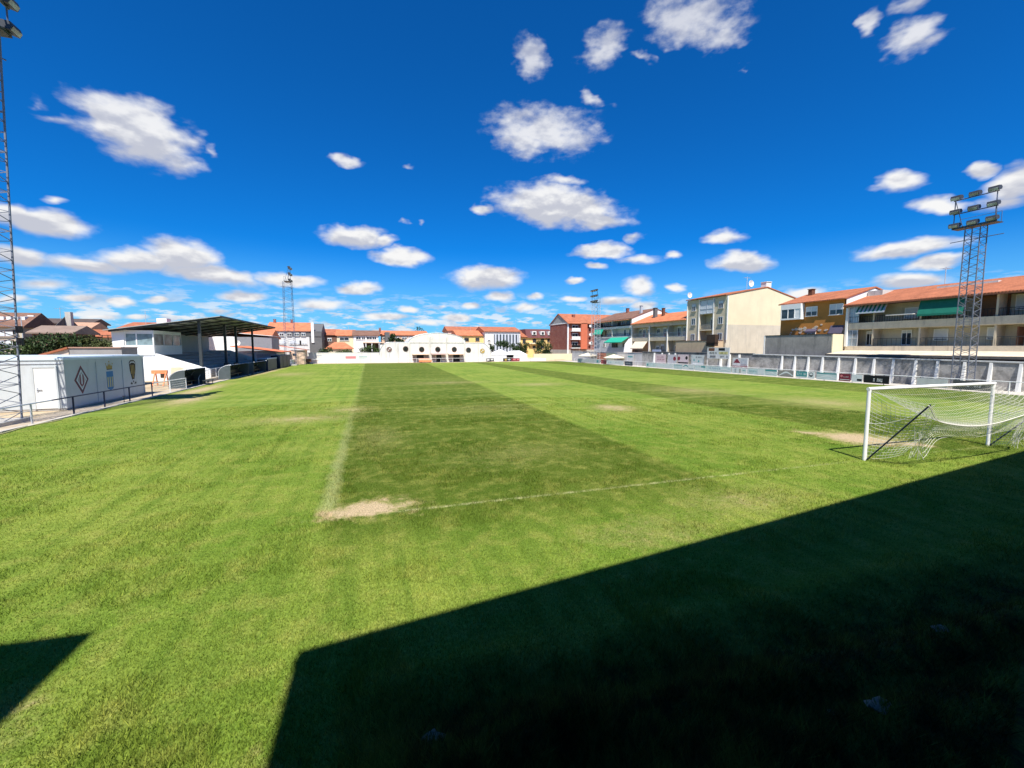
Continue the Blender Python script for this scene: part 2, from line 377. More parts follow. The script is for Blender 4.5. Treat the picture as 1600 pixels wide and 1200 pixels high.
# windows: frame part standing proud of the wall, with pane / blind / sill as sub-parts
def win(parent, face, plane, a, z, w_, h, blind=0., fr=None, mull=1, sill=True, gl=None, name='window'):
    fr = fr or white; gl = gl or glass; m = MB(); t = .07
    def B(mb, a0, a1, z0, z1, d0, d1):
        if face == 'x-': mb.box(plane - d1, plane - d0, a0, a1, z0, z1)
        elif face == 'x+': mb.box(plane + d0, plane + d1, a0, a1, z0, z1)
        else: mb.box(a0, a1, plane - d1, plane - d0, z0, z1)
    a0, a1, z0, z1 = a - w_ / 2, a + w_ / 2, z, z + h
    B(m, a0, a1, z1 - t, z1, 0, .08); B(m, a0, a1, z0, z0 + t, 0, .08); B(m, a0, a0 + t, z0 + t, z1 - t, 0, .08); B(m, a1 - t, a1, z0 + t, z1 - t, 0, .08)
    for i in range(mull):
        c = a0 + w_ * (i + 1) / (mull + 1); B(m, c - t / 2, c + t / 2, z0 + t, z1 - t, 0, .07)
    f = m.build(name, fr, parent)
    g_ = MB(); B(g_, a0 + t * .5, a1 - t * .5, z0 + t * .5, z1 - t * .5, .005, .03); g_.build('pane', gl, f)
    if blind > 0:
        b = MB(); B(b, a0 + t * .9, a1 - t * .9, z1 - t * .9 - (h - 2 * t) * blind, z1 - t * .9, .032, .06); b.build('blind', blindw, f)
    if sill:
        s_ = MB(); B(s_, a0 - .08, a1 + .08, z0 - .07, z0 - .002, 0, .16); s_.build('sill', lightconcrete, f)
    return f
def gable_wall_poly(x0, x1, ze, xr, zr, ze2=None, z0=0): return [(x0, z0), (x1, z0), (x1, ze if ze2 is None else ze2), (xr, zr), (x0, ze)]
def roof_poly(x0, x1, ze, xr, zr, ov=.5, t=.16, ze2=None):
    ze2 = ze if ze2 is None else ze2
    s1 = (zr - ze) / (xr - x0); s2 = (zr - ze2) / (x1 - xr); u = .03
    return [(x0 - ov, ze - s1 * ov + u), (xr, zr + u), (x1 + ov, ze2 - s2 * ov + u), (x1 + ov, ze2 - s2 * ov + u + t), (xr, zr + u + t), (x0 - ov, ze - s1 * ov + u + t)]
def chimney(parent_roof, x, y, z0, z1, m, w_=.5, cap=True):
    mb = MB().box(x - w_ / 2, x + w_ / 2, y - w_ / 2, y + w_ / 2, z0, z1)
    if cap: mb.box(x - w_ / 2 - .08, x + w_ / 2 + .08, y - w_ / 2 - .08, y + w_ / 2 + .08, z1 + .12, z1 + .2).box(x - w_ / 2, x - w_ / 2 + .1, y - w_ / 2, y + w_ / 2, z1, z1 + .12).box(x + w_ / 2 - .1, x + w_ / 2, y - w_ / 2, y + w_ / 2, z1, z1 + .12)
    return mb.build('chimney', m, parent_roof)
def antenna(x, y, z, h, label, dish=False):
    r = thing('satellite_dish' if dish else 'antenna', label, 'satellite dish' if dish else 'antenna', (x, y, z))
    MB().tube((x, y, z), (x, y, z + h), .04, 6).build('mast', galv, r)
    if dish:
        mb = MB(); c = Vector((x, y - .15, z + h)); n = 14; vs = [c + Vector((0, .14, 0))]
        for i in range(n):
            a = 2 * math.pi * i / n; vs.append(c + Vector((math.cos(a) * .55, -.05, math.sin(a) * .55)))
        vs2 = [v + Vector((0, .05, 0)) for v in vs]
        mb.add(vs + vs2, [(0, 1 + i, 1 + (i + 1) % n) for i in range(n)] + [(n + 1, n + 2 + (i + 1) % n, n + 2 + i) for i in range(n)] + [(1 + i, n + 2 + i, n + 2 + (i + 1) % n, 1 + (i + 1) % n) for i in range(n)])
        mb.build('dish', white, r)
    else:
        mb = MB().tube((x - .7, y, z + h - .2), (x + .7, y, z + h - .2), .02, 4)
        for k in range(6): mb.tube((x - .6 + k * .24, y - .35, z + h - .2), (x - .6 + k * .24, y + .35, z + h - .2), .012, 4)
        mb.build('aerial', galv, r)
    return r

# trees and bushes: tapered trunk with limbs, crown of many small leaf faces in clumps
def leaves(centers, radii, n, size, flat=.8):
    c = np.asarray(centers); r = np.asarray(radii); k = RNG.choice(len(c), n, p=(r ** 2) / np.sum(r ** 2))
    d = RNG.normal(size=(n, 3)); d /= np.linalg.norm(d, axis=1)[:, None]
    rad = r[k] * (RNG.random(n) ** .33) * (1 + .25 * RNG.normal(size=n) * .5)
    p = c[k] + d * rad[:, None] * np.array([1, 1, flat])
    a = RNG.normal(size=(n, 3)); a /= np.linalg.norm(a, axis=1)[:, None]; b = np.cross(a, RNG.normal(size=(n, 3))); b /= np.linalg.norm(b, axis=1)[:, None]
    s = size * (.6 + .8 * RNG.random(n))[:, None]
    V = np.stack([p - a * s, p + b * s * .5, p + a * s, p - b * s * .5], 1).reshape(-1, 3); F = np.arange(4 * n).reshape(-1, 4)
    return V, F, np.repeat(RNG.random(n) * .7 + .3 * (RNG.random(len(c))[k]), 4)
def plant(name, label, cat, x, y, h, rx, ry, m, n=2600, size=.16, trunk=.35, group=None, z=0., nb=9):
    r = thing(name, label, cat, (x, y, z), group); th = h * trunk; cs = []; rs = []
    for i in range(nb):
        a = RNG.random() * 6.283; q = RNG.random() ** .5
        zz = z + th + (h - th) * (.15 + .75 * RNG.random()); k = 1 - .55 * abs((zz - z - th) / (h - th) - .4)
        cs.append((x + math.cos(a) * q * rx * .8, y + math.sin(a) * q * ry * .8, zz)); rs.append(min(rx, h - th) * (.28 + .22 * RNG.random()) * k + .12)
    V, F, rn = leaves(cs, rs, n, size)
    V[:, 2] = np.maximum(V[:, 2], z + .05)
    npmesh('crown' if trunk > .15 else 'foliage', V, F, m, (x, y, z), r, rn)
    mb = MB(); mb.tube((x, y, z - .1), (x, y, z + th + .2), .04 + h * .022, 7, .03 + h * .014)
    for c in cs[:6]: mb.tube((x, y, z + th * .8), c, .03 + h * .008, 5, .015)
    mb.build('trunk' if trunk > .15 else 'stem', barkm, r)
    return r

# ================================================================== GROUND, LAWN, PATHS
gm, t, b = bsdf('dry_earth'); pos = t.new('ShaderNodeNewGeometry').outputs['Position']
c = t.mix(t.rng(t.noise(pos, .25, 6, .65), .38, .62), (.36, .27, .17, 1), (.50, .41, .28, 1))
c = t.mix(t.rng(t.noise(pos, 6, 5, .7), .5, .75, 0, .5), c, (.26, .20, .13, 1))
dist = t.v('LENGTH', pos); c = t.mix(t.rng(dist, 160, 420), c, (.20, .21, .12, 1))
t.put(b.inputs['Base Color'], c); b.inputs['Roughness'].default_value = .95; b.inputs['Specular IOR Level'].default_value = .1
bn = t.new('ShaderNodeBump'); bn.inputs['Strength'].default_value = .5; bn.inputs['Distance'].default_value = .03
t.put(bn.inputs['Height'], t.noise(pos, 12, 5)); t.l.new(bn.outputs[0], b.inputs['Normal'])
tag(MB().add([(-4000, -4000, -.02), (4000, -4000, -.02), (4000, 4000, -.02), (-4000, 4000, -.02)], [(0, 1, 2, 3)]).build('ground', gm, base=(0, 0, 0)), kind='structure')

PATCH = [(0.05, 10.5, 1.35, .8, 1.25), (-.75, 10.3, .55, .5, .9), (19.5, 12.3, 1.9, 2.2, 1.25), (20.4, 10.9, 1.0, 1.0, 1.0), (18.7, 13.8, .9, 1.0, .9), (-3.6, 25.2, 4.2, 2.0, .58),
         (-1.2, 28, 2.2, 2.6, .5), (14.7, 23.6, 2.2, 2.4, .72), (16.5, 41, 5, 3, .5), (8, 46, 7, 3, .42), (.3, 19, 1.6, 4, .30), (-12.6, 37, 2.2, 6, .75), (-14.4, 45, 1.6, 12, .85),
         (-10.9, 67, 5, 8, .5), (30, 21, 5, 6, .5), (27, 31, 5, 6, .45), (7, 26, 5, 3, .26), (5, 14.5, 3.5, 2.2, .22), (-14.9, 75, 1.2, 25, .8), (9, 8.2, 3, 1.3, .4), (5.5, 7.3, 2.5, 1.0, .35), (16, 104, 9, 3, .5), (-4.2, 5.2, 1.2, .8, .55), (-1.1, 3.9, .4, .5, .8)]
def lawn_material(name, blade=False):
    m, t, b = bsdf(name); pos = t.new('ShaderNodeNewGeometry').outputs['Position']; s = t.sep(pos); x, y = s[0], s[1]
    flat = t.comb(x, y, 0)
    wv = t.m('MULTIPLY', t.m('SUBTRACT', t.noise(flat, .9, 3), .5), .35)
    xx = t.m('ADD', x, wv)
    def edge(a, k, soft=.28):        # mowing strip boundary x = a + k*y
        e = t.m('SUBTRACT', xx, t.m('ADD', t.m('MULTIPLY', y, k), a)); return t.rng(e, -soft, soft, 0, 1, True)
    e0, e1, e2, e3, e4 = edge(-1.0, 0), edge(8.95, .0375), edge(19.9, .045), edge(28, 0, .4), edge(40, .0, .5)
    far = t.rng(y, 7, 13, 0, 1, True)
    dark = t.m('ADD', t.m('SUBTRACT', e0, e1), t.m('ADD', t.m('SUBTRACT', e2, e3), e4))
    dark = t.m('MULTIPLY', dark, t.m('ADD', t.m('MULTIPLY', far, .3), .7))
    dark = t.m('MULTIPLY', dark, t.rng(y, 7.0, 10.2, 0, 1, True))
    n1 = t.noise(flat, .22, 5, .6); n2 = t.noise(flat, 1.6, 6, .65); n3 = t.noise(t.v('MULTIPLY', flat, (2.4, .10, 1)), 1.0, 4, .6)
    n4 = t.noise(t.v('MULTIPLY', flat, (.10, 1.1, 1)), .8, 4, .6)
    light = t.mix(t.rng(n1, .35, .65), (.130, .218, .028, 1), (.242, .296, .056, 1))
    light = t.mix(t.rng(n3, .45, .62, 0, .6), light, (.108, .180, .025, 1))
    deep = t.mix(t.rng(n1, .35, .65), (.070, .116, .014, 1), (.104, .143, .022, 1))
    c = t.mix(dark, light, deep)
    c = t.mix(t.m('MULTIPLY', t.rng(n4, .5, .66, 0, .35), t.rng(y, 12, 30)), c, (.32, .37, .10, 1))
    c = t.mix(t.rng(n2, .48, .70, 0, .55), c, (.32, .32, .085, 1))
    c = t.mix(t.rng(n2, .44, .30, 0, .5), c, (.108, .168, .024, 1))
    # bright seam along the first strip, worn lime lines of the penalty area and goal line
    seam = t.m('MULTIPLY', t.rng(t.m('ABSOLUTE', t.m('ADD', xx, 1.05)), .06, .26, 1, 0), t.m('MULTIPLY', t.rng(y, 10.3, 30, .38, .06), t.rng(y, 9.9, 10.4)))
    ln = t.noise(flat, 3.5, 5, .7)
    gl = t.m('MULTIPLY', t.rng(t.m('ABSOLUTE', t.m('SUBTRACT', y, t.m('SUBTRACT', 10.13, t.m('MULTIPLY', x, .018)))), .03, .09, 1, 0), t.m('MULTIPLY', t.rng(ln, .42, .6, .05, .62), t.rng(x, -1.6, -1.0)))
    gl = t.m('MULTIPLY', gl, t.rng(x, 12, 15, 1, .35))
    fl = t.m('MULTIPLY', t.rng(t.m('ABSOLUTE', t.m('SUBTRACT', y, 26.7)), .03, .12, 1, 0), t.m('MULTIPLY', t.rng(ln, .42, .6, .0, .4), t.rng(x, -1.6, -1.0)))
    c = t.mix(t.m('MAXIMUM', seam, t.m('MAXIMUM', gl, fl)), c, (.50, .48, .26, 1))
    f = None
    wob = t.v('SCALE', t.v('SUBTRACT', t.noise(flat, 1.3, 5, .7, col=True), (.5, .5, .5)), scale=2.2)
    pw = t.v('ADD', flat, wob)
    for (cx, cy, rx, ry, st) in PATCH:
        mp = t.new('ShaderNodeMapping', vector_type='TEXTURE'); t.put(mp.inputs[0], pw)
        mp.inputs[1].default_value = (cx, cy, 0); mp.inputs[3].default_value = (rx, ry, 1)
        q = t.m('MULTIPLY', t.m('SUBTRACT', 1, t.v('LENGTH', mp.outputs[0])), st); f = q if f is None else t.m('MAXIMUM', f, q)
    f = t.m('ADD', f, t.m('MULTIPLY', t.m('SUBTRACT', t.noise(flat, 5.5, 8, .78), .5), 1.15))
    c = t.mix(t.rng(f, .04, .48, 0, .62), c, (.33, .29, .12, 1))
    c = t.mix(t.rng(f, .28, .85, 0, 1, True), c, (.48, .365, .235, 1))
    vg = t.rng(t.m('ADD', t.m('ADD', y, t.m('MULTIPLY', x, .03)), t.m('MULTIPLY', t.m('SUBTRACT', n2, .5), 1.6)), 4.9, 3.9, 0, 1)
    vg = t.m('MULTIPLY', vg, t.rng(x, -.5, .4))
    c = t.mix(t.m('MULTIPLY', vg, .9), c, t.mix(t.rng(t.noise(flat, 2.6, 5, .7), .42, .58), (.030, .026, .016, 1), (.085, .120, .028, 1)))  # soil and rough grass of the bank, coloured darker to deepen the shadow there
    if blade:
        a = t.new('ShaderNodeAttribute', attribute_name='rnd').outputs['Fac']
        c = t.mix(1, c, t.mix(a, (.50, .54, .46, 1), (1.85, 1.70, 1.5, 1)), 'MULTIPLY')
        d = t.new('ShaderNodeBsdfDiffuse'); t.put(d.inputs[0], c); tr = t.new('ShaderNodeBsdfTranslucent'); t.put(tr.inputs[0], c)
        mx = t.new('ShaderNodeMixShader'); mx.inputs[0].default_value = .2; t.l.new(d.outputs[0], mx.inputs[1]); t.l.new(tr.outputs[0], mx.inputs[2])
        t.l.new(mx.outputs[0], t.n['Material Output'].inputs[0]); t.n.remove(b)
    else:
        fine = t.noise(t.v('MULTIPLY', flat, (1, .55, 1)), 30, 4, .75); fine2 = t.noise(flat, 9, 4, .7)
        c = t.mix(t.rng(fine, .34, .66), t.mix(1, c, (.58, .62, .55, 1), 'MULTIPLY'), t.mix(1, c, (1.34, 1.30, 1.25, 1), 'MULTIPLY'))
        c = t.mix(t.rng(fine2, .40, .62, .35, 0), c, t.mix(1, c, (.6, .66, .6, 1), 'MULTIPLY'))
        t.put(b.inputs['Base Color'], c); b.inputs['Roughness'].default_value = .95; b.inputs['Specular IOR Level'].default_value = .05
        bn = t.new('ShaderNodeBump'); bn.inputs['Strength'].default_value = .7; bn.inputs['Distance'].default_value = .03
        t.put(bn.inputs['Height'], t.m('ADD', fine, t.m('MULTIPLY', fine2, 1.3))); t.l.new(bn.outputs[0], b.inputs['Normal'])
    return m
def vnoise(x, y, s, seed):
    r = np.random.default_rng(seed); T = r.random((64, 64)); X = x * s + 20; Y = y * s + 20; i = np.floor(X).astype(int); j = np.floor(Y).astype(int)
    u = X - i; v = Y - j; u = u * u * (3 - 2 * u); v = v * v * (3 - 2 * v); g_ = lambda a, b: T[a % 64, b % 64]
    return (g_(i, j) * (1 - u) + g_(i + 1, j) * u) * (1 - v) + (g_(i, j + 1) * (1 - u) + g_(i + 1, j + 1) * u) * v
def sstep(a, b, x):
    q = np.clip((x - a) / (b - a), 0, 1); return q * q * (3 - 2 * q)
def verge(x, y):
    """rough bank by the building: turf edge, a small ditch and a lumpy mound, all above the level lawn"""
    n = vnoise(x, y, 1.3, 3); n2 = vnoise(x, y, 4.1, 5)
    side = sstep(-.6, .3, x) * sstep(14, 9, x)
    lip = .10 * np.exp(-((y - (4.75 - .02 * x)) / .35) ** 2)
    mound = sstep(4.15, 3.3, y + .08 * (x - 2)) * (.16 + .30 * n + .10 * n2)
    mound = mound - .20 * np.exp(-((y - 2.85 + .06 * (x - 5)) / .22) ** 2) * sstep(3, 4, x)
    return np.maximum(0, side * (lip * (.4 + n) + mound))
xs = np.concatenate([np.arange(-15.7, -3, .9), np.arange(-3, 12, .14), np.arange(12, 49.3, .93)]); ys = np.concatenate([np.arange(-1.5, 6.2, .12), np.arange(6.2, 20, .7), np.arange(20, 109.5, 3.9)])
GX, GY = np.meshgrid(xs, ys); VZ = verge(GX.ravel(), GY.ravel())
nx, ny = len(xs), len(ys); I = np.arange(nx * ny).reshape(ny, nx)
F = np.stack([I[:-1, :-1], I[:-1, 1:], I[1:, 1:], I[1:, :-1]], -1).reshape(-1, 4)
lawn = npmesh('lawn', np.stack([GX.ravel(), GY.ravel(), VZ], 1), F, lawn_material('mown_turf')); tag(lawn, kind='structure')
lawn.data.polygons.foreach_set('use_smooth', np.ones(len(F), dtype=bool))
# grass blades over the nearer part of the lawn, thinning with distance
def blades():
    n = 620000; d = 2.7 + 30 * RNG.random(n) ** 1.75; a = R(-34) + R(104) * RNG.random(n)
    x = d * np.sin(a); y = d * np.cos(a)
    keep = (x > -15.4) & (y > -.3) & (x < 49)
    bare = np.zeros(n)
    for (cx, cy, rx, ry, st) in PATCH:
        bare = np.maximum(bare, (1 - np.hypot((x - cx) / rx, (y - cy) / ry)) * st)
    keep &= RNG.random(n) > np.clip((bare + (vnoise(x, y, 3.0, 9) - .5) * .5 - .30) * 4, 0, .97)
    x, y, d = x[keep], y[keep], d[keep]; n = len(x); z = verge(x, y)
    shade = sstep(4.9, 3.9, y) * (x > -.4) * (x < 14)
    h = (.022 + .022 * RNG.random(n)) * (1 + .9 * (vnoise(x, y, 1.1, 21) > .62)) + shade * .10 * RNG.random(n) ** 2.2
    h *= 1 + .25 * sstep(7, 4, d)
    wd = .0032 + .0028 * RNG.random(n) + np.clip((d - 9) * .00025, 0, .004)
    t_ = RNG.random(n) * 6.283; lean = .25 + .75 * RNG.random(n); la = RNG.random(n) * 6.283
    dx_ = np.cos(t_) * wd; dy_ = np.sin(t_) * wd; lx = np.cos(la) * lean * h; ly = np.sin(la) * lean * h
    V = np.stack([np.stack([x - dx_, y - dy_, z - .004], 1), np.stack([x + dx_, y + dy_, z - .004], 1), np.stack([x + lx, y + ly, z + h], 1)], 1).reshape(-1, 3)
    return V, np.arange(3 * n).reshape(-1, 3), np.repeat(np.clip(RNG.normal(.42, .26, n), 0, 1), 3)
V, F, rn = blades()
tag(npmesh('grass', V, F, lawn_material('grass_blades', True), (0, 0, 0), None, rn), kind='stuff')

pathm = mat('concrete_path', (.50, .46, .40), .95, .14, .8, bump=.2, stain=.2)
tag(MB().box(49.3, 53.2, -4, 110, -.016, -.004).build('path', pathm, base=(51, 50, 0)), kind='structure')
tag(MB().box(-17.4, -15.75, 20, 108, -.016, -.002).build('path', mat('dusty_path', (.46, .38, .28), .95, .2, 1.2, bump=.3), base=(-16.5, 50, 0)), kind='structure')
kerb = MB()
for k in range(46): kerb.box(-15.95, -15.72, 22 + k * 1.6, 23.57 + k * 1.6, -.02, .05 + .012 * (k % 3))
tag(kerb.build('kerb', pathm, base=(-15.8, 50, 0)), kind='structure')

# ================================================================== BUILDINGS BEHIND THE CAMERA (their shadows fall on the lawn)
SH = .5 * 0 + 1 / math.tan(SUN_EL); sdir = Vector((math.sin(SUN_AZ), math.cos(SUN_AZ), 0)) * SH
def shade_block(cx, cy, ang, H, L, D, label, wall_in, left):
    """flat-roofed block: its roof corner is placed so that the corner's shadow falls on (cx, cy)"""
    K = Vector((cx, cy, 0)) - sdir * H; e = Vector((math.cos(ang), math.sin(ang), 0)) * (-1 if left else 1); f = Vector((-.03, -1, 0))
    r = thing('apartment_block', label, 'building', (K.x, K.y, 0))
    def slab(mb, a0, a1, b0, b1, z0, z1):
        P = [K + e * a + f * q for a, q in ((a0, b0), (a1, b0), (a1, b1), (a0, b1))]
        mb.prism([(p.x, p.y) for p in P], 'z', z0, z1)
    mb = MB(); slab(mb, 0, L, 0, D, H - .22, H); slab(mb, 0, L, 0, .12, H - .3, H - .22); mb.build('roof', mat('dark_roof_slab', (.07, .065, .06), .9, .15, 1), r)
    mb = MB(); slab(mb, wall_in, L - .4, .35, D - .4, 0, H - .3); mb.build('wall', mat('dark_brick_render', (.10, .07, .055), .9, .15, 1), r)
    for fl in range(3):
        for k in range(int(L / 3.4)):
            a = wall_in + 1.2 + k * 3.4; mb = MB(); slab(mb, a, a + 1.3, .30, .40, 1.2 + fl * 3.1, 2.6 + fl * 3.1); w_ = mb.build('window', blueglass, r)
            mb = MB(); slab(mb, a - .1, a + 1.4, .2, .40, 1.1 + fl * 3.1, 1.19 + fl * 3.1); mb.build('sill', lightconcrete, w_)
    return r
shade_block(-.93, 5.72, R(7.5), 10.6, 46, 12, 'long flat-roofed block behind the camera that throws the big dark shadow over the lawn', 1.7, False)
shade_block(-3.62, 7.02, R(-4.5), 12.0, 24, 10, 'flat-roofed block behind the camera that throws the small dark wedge at the left', 1.2, True)

# ================================================================== FOOTBALL GOAL
GX0, GX1, GY, GH = 15.93, 22.95, 9.82, 2.44
goal = thing('football_goal', 'white football goal with sagging net beside the edge of the big shadow', 'goal', ((GX0 + GX1) / 2, GY, 0))
for x in (GX0, GX1): MB().tube((x, GY, -.1), (x, GY, GH), .06, 12).build('post', white, goal)
MB().tube((GX0 - .06, GY, GH), (GX1 + .06, GY, GH), .06, 12).build('crossbar', white, goal)
for x in (GX0, GX1): MB().tube((x, GY - .06, .02), (x, GY - 1.68, 2.12), .024, 8).build('net_stay', navy, goal)
def net_tubes(P, nu, nv, r, mb, skip=None):
    Q = [[P(i / nu, j / nv) for j in range(nv + 1)] for i in range(nu + 1)]
    for i in range(nu + 1):
        for j in range(nv + 1):
            if i < nu: mb.tube(Q[i][j], Q[i + 1][j], r, 3)
            if j < nv: mb.tube(Q[i][j], Q[i][j + 1], r, 3)
BY, BZ = GY - 1.68, 2.1
def sagz(u): return 1.72 - .34 * math.sin(math.pi * u) - .10 * math.sin(2 * math.pi * u) + (.38 * math.exp(-(u / .04) ** 2) + .38 * math.exp(-((1 - u) / .04) ** 2))
def ntop(u, v):
    x = GX0 + (GX1 - GX0) * u; z = GH - .05 + (sagz(u) - GH + .05) * (v ** (.75)); z -= .30 * math.sin(math.pi * v) * math.sin(math.pi * min(1, u * 1.0))
    return Vector((x + .10 * math.sin(9 * u + 4 * v) * v, GY - 1.68 * v, z))
mb = MB(); net_tubes(ntop, 58, 14, .0042, mb); mb.build('net', netrope, goal, ); net_top = mb
def nback(u, v):
    x = GX0 + (GX1 - GX0) * u; zt = sagz(u); zb = .95 - .55 * math.exp(-(u / .10) ** 2) - .2 * math.exp(-((1 - u) / .12) ** 2) + .06 * math.sin(11 * u)
    gather = .9 * math.exp(-(u / .16) ** 2) * v
    return Vector((x + gather * (.35 - u * 1.2) + .08 * math.sin(13 * u + 3 * v) * v, GY - 1.68 + .25 * math.sin(math.pi * v) * (.5 + .5 * math.sin(7 * u)) + .25 * v, zt + (zb - zt) * v))
mb = MB(); net_tubes(nback, 58, 10, .0040, mb); mb.build('net', netrope, goal)
for k, x in enumerate((GX0, GX1)):
    sg = 1 if k == 0 else -1
    def nside(u, v, x=x, sg=sg):      # u from post to the rear, v from the top down
        zt = GH - .05 + (2.05 - GH + .05) * u - .12 * math.sin(math.pi * u); zb = .06 + .12 * u + .25 * u * u
        z = zt + (zb - zt) * v - .15 * math.sin(math.pi * u) * (1 - v)
        return Vector((x + sg * (.30 * math.sin(math.pi * min(1, v * 1.1)) * u + .25 * u * v), GY - 1.68 * u * (1 - .42 * v ** 1.5), z))
    mb = MB(); net_tubes(nside, 13, 18, .0045, mb); mb.build('net', netrope, goal)
    mb = MB()
    pts = [Vector((x + sg * .25 * s_ * s_, GY - 1.66 * s_, 1.28 + .82 * s_ * s_)) for s_ in [i / 10 for i in range(11)]]
    mb.path(pts, .009, 5)
    mb.build('net_rope', netrope, goal); mb = MB()
    for q in range(16):                # gathered tail of the net hanging from the stay
        a = RNG.random(); c0 = Vector((x + sg * (.35 + .5 * a), BY + .35 + .3 * RNG.random(), 1.35 - .3 * a)); c1 = Vector((x + sg * (.55 + .25 * RNG.random()), BY + .5 + .3 * RNG.random(), .45 + .3 * RNG.random())); c2 = c1 + Vector((RNG.normal() * .12, RNG.normal() * .10, -.3))
        mb.path([c0, (c0 + c1) / 2 + Vector((RNG.normal() * .05, 0, 0)), c1, c2], .0035, 4)
    mb.build('net_tail', netrope, goal)['kind'] = 'stuff'
mb = MB(); mb.path([ntop(i / 40, 1) for i in range(41)], .016, 6); mb.build('net_rope', netrope, goal)

# ================================================================== FLOODLIGHT TOWERS
def tower(x, y, H, a0, a1, label, face, rails, nl=3, paint=None, platform=None, bays=15, length=4.2, gap=1.25, tilt=0., off=.45):
    """square lattice mast; face = +1 lamps look along +X, -1 along -X; rails carry the lamps along Y"""
    paint = paint or towerpaint; r = thing('floodlight_tower', label, 'floodlight tower', (x, y, 0), 'floodlight towers around the pitch')
    A = lambda z: (a0 + (a1 - a0) * z / H) / 2
    cor = [(-1, -1), (1, -1), (1, 1), (-1, 1)]; P = lambda i, z: Vector((x + cor[i % 4][0] * A(z), y + cor[i % 4][1] * A(z), z))
    for i in range(4): MB().tube(P(i, -.1), P(i, H), .046, 4).build('leg', paint, r)
    mb = MB()
    for k in range(bays):
        z0, z1 = H * k / bays, H * (k + 1) / bays; zm = (z0 + z1) / 2
        for i in range(4):
            mb.tube(P(i, z0), P(i + 1, zm), .020, 4).tube(P(i + 1, zm), P(i, z1), .020, 4)
            if k % 2 == 0: mb.tube(P(i, z0), P(i + 1, z0), .014, 4)
    mb.build('lattice', paint, r)
    mb = MB(); z0 = H
    mb.box(x - off - .05, x + off + .05, y - length / 2, y + length / 2, z0, z0 + .06).build('platform', platform or darkmetal, r)
    mb = MB()
    for k in range(rails):
        z = z0 + .12 + k * gap; mb.tube((x + face * off, y - length / 2, z), (x + face * off, y + length / 2, z), .045, 6)
    for s_ in (-1, 1):
        mb.tube((x + face * off, y + s_ * length * .46, z0), (x + face * off, y + s_ * length * .46, z0 + .12 + (rails - 1) * gap), .04, 5)
        mb.tube((x - face * off * .9, y + s_ * length * .36, z0), (x + face * off, y + s_ * length * .46, z0 + .12 + (rails - 1) * gap), .028, 5)
        mb.tube((x - face * off, y + s_ * length * .46, z0), (x - face * off, y + s_ * length * .46, z0 + 1.0), .022, 5)
    mb.tube((x - face * off, y - length * .46, z0 + 1.0), (x - face * off, y + length * .46, z0 + 1.0), .02, 5)
    mb.build('lamp_frame', ironblue if platform is None else platform, r)
    for k in range(rails):
        for j in range(nl):
            yy = y - length / 2 + .25 + (length - .5) * j / (nl - 1); z = z0 + .12 + k * gap + .08
            f = face; pts = [(-.10, .02), (.30, -.10), (.40, .10), (.34, .30), (-.02, .34), (-.16, .20)]
            mb = MB(); c_, s2 = math.cos(tilt), math.sin(tilt)
            mb.prism([(x + f * (off + p[0]), z + p[1]) for p in pts], 'y', yy - .34, yy + .34)
            mb.tube((x + f * off, yy, z - .1), (x + f * off, yy, z + .1), .04, 5)
            o = mb.build('floodlight', lampmat, r)
            MB().prism([(x + f * (off + .302), z - .085), (x + f * (off + .412), z + .10), (x + f * (off + .424), z + .093), (x + f * (off + .316), z - .093)], 'y', yy - .30, yy + .30).build('lamp_glass', lens, o)
    mb = MB().tube((x - .9, y - 2.2, H - 1.2), (x + .9, y + 2.2, H - .9), .035, 5).build('crossarm', ironblue, r)
    if face > 0 and y < 50:
        for z in (3.95, 4.55): MB().box(x + 1.04, x + 1.24, y + .82, y + 1.0, z, z + .36).build('switch_box', black, r)
    mb = MB().box(x - a0 / 2 - .25, x + a0 / 2 + .25, y - a0 / 2 - .25, y + a0 / 2 + .25, -.05, .18).build('footing', lightconcrete, r)
    return r
tower(-18.05, 27.95, 19.3, 1.8, 2.55, 'tall lattice floodlight tower cut by the left edge, in front of the white cabin', 1, 3, length=3.6, bays=20, off=1.42, paint=mat('dull_blue_grey_paint', (.17, .19, .24), .5, .15, 2.5, stain=.25, stain_col=(.15, .10, .07)))
tower(51.45, 24.1, 14.5, 1.12, 1.02, 'lattice floodlight tower behind the goal, in front of the mouldy buttress wall', -1, 3, length=3.0, gap=1.22, bays=19)
tower(51.5, 91.5, 14.3, 1.6, 1.4, 'far lattice floodlight tower with a green platform, in front of the white terraced house', -1, 3, platform=mat('green_platform_paint', (.03, .12, .11), .6, .1, 3), paint=galv, length=2.6, bays=14)
tower(-15.6, 100, 17.2, 2.0, 1.5, 'far lattice floodlight tower in front of the wide orange-roofed house', 1, 3, length=2.4, nl=2, bays=15, paint=ironblue)

# ================================================================== RIGHT SIDE: wall, rail, boards
wall = thing('perimeter_wall', 'mouldy grey block wall with white sloping buttresses along the right side', 'wall', (53, 50, 0))
def ztop(y): return 2.45 + .011 * (y - 21) if y < 60 else 2.85
mb = MB()
yb = [8.0, 13.5, 17.2, 19.0, 21.07, 22.95, 24.75, 26.76, 28.54, 30.52, 32.36, 34.28, 36.13, 38.04, 39.84, 41.66, 43.51]
mb.prism([(6, 0), (48.2, 0), (48.2, 2.74), (6, 2.3)], 'x', 53.0, 53.25); mb.build('wall_panel', block, wall)
MB().prism([(6, 2.3), (48.2, 2.74), (48.2, 2.86), (6, 2.42)], 'x', 52.93, 53.32).build('coping', offwhite, wall)
MB().box(53.0, 53.25, 48.2, 75, 0, 2.85).box(52.95, 53.3, 48.2, 75, 2.85, 2.93).use(block).build('wall_panel', mat('grey_rendered_wall', (.56, .53, .48), .9, .16, .8, stain=.4, stain_col=(.2, .19, .18)), wall)
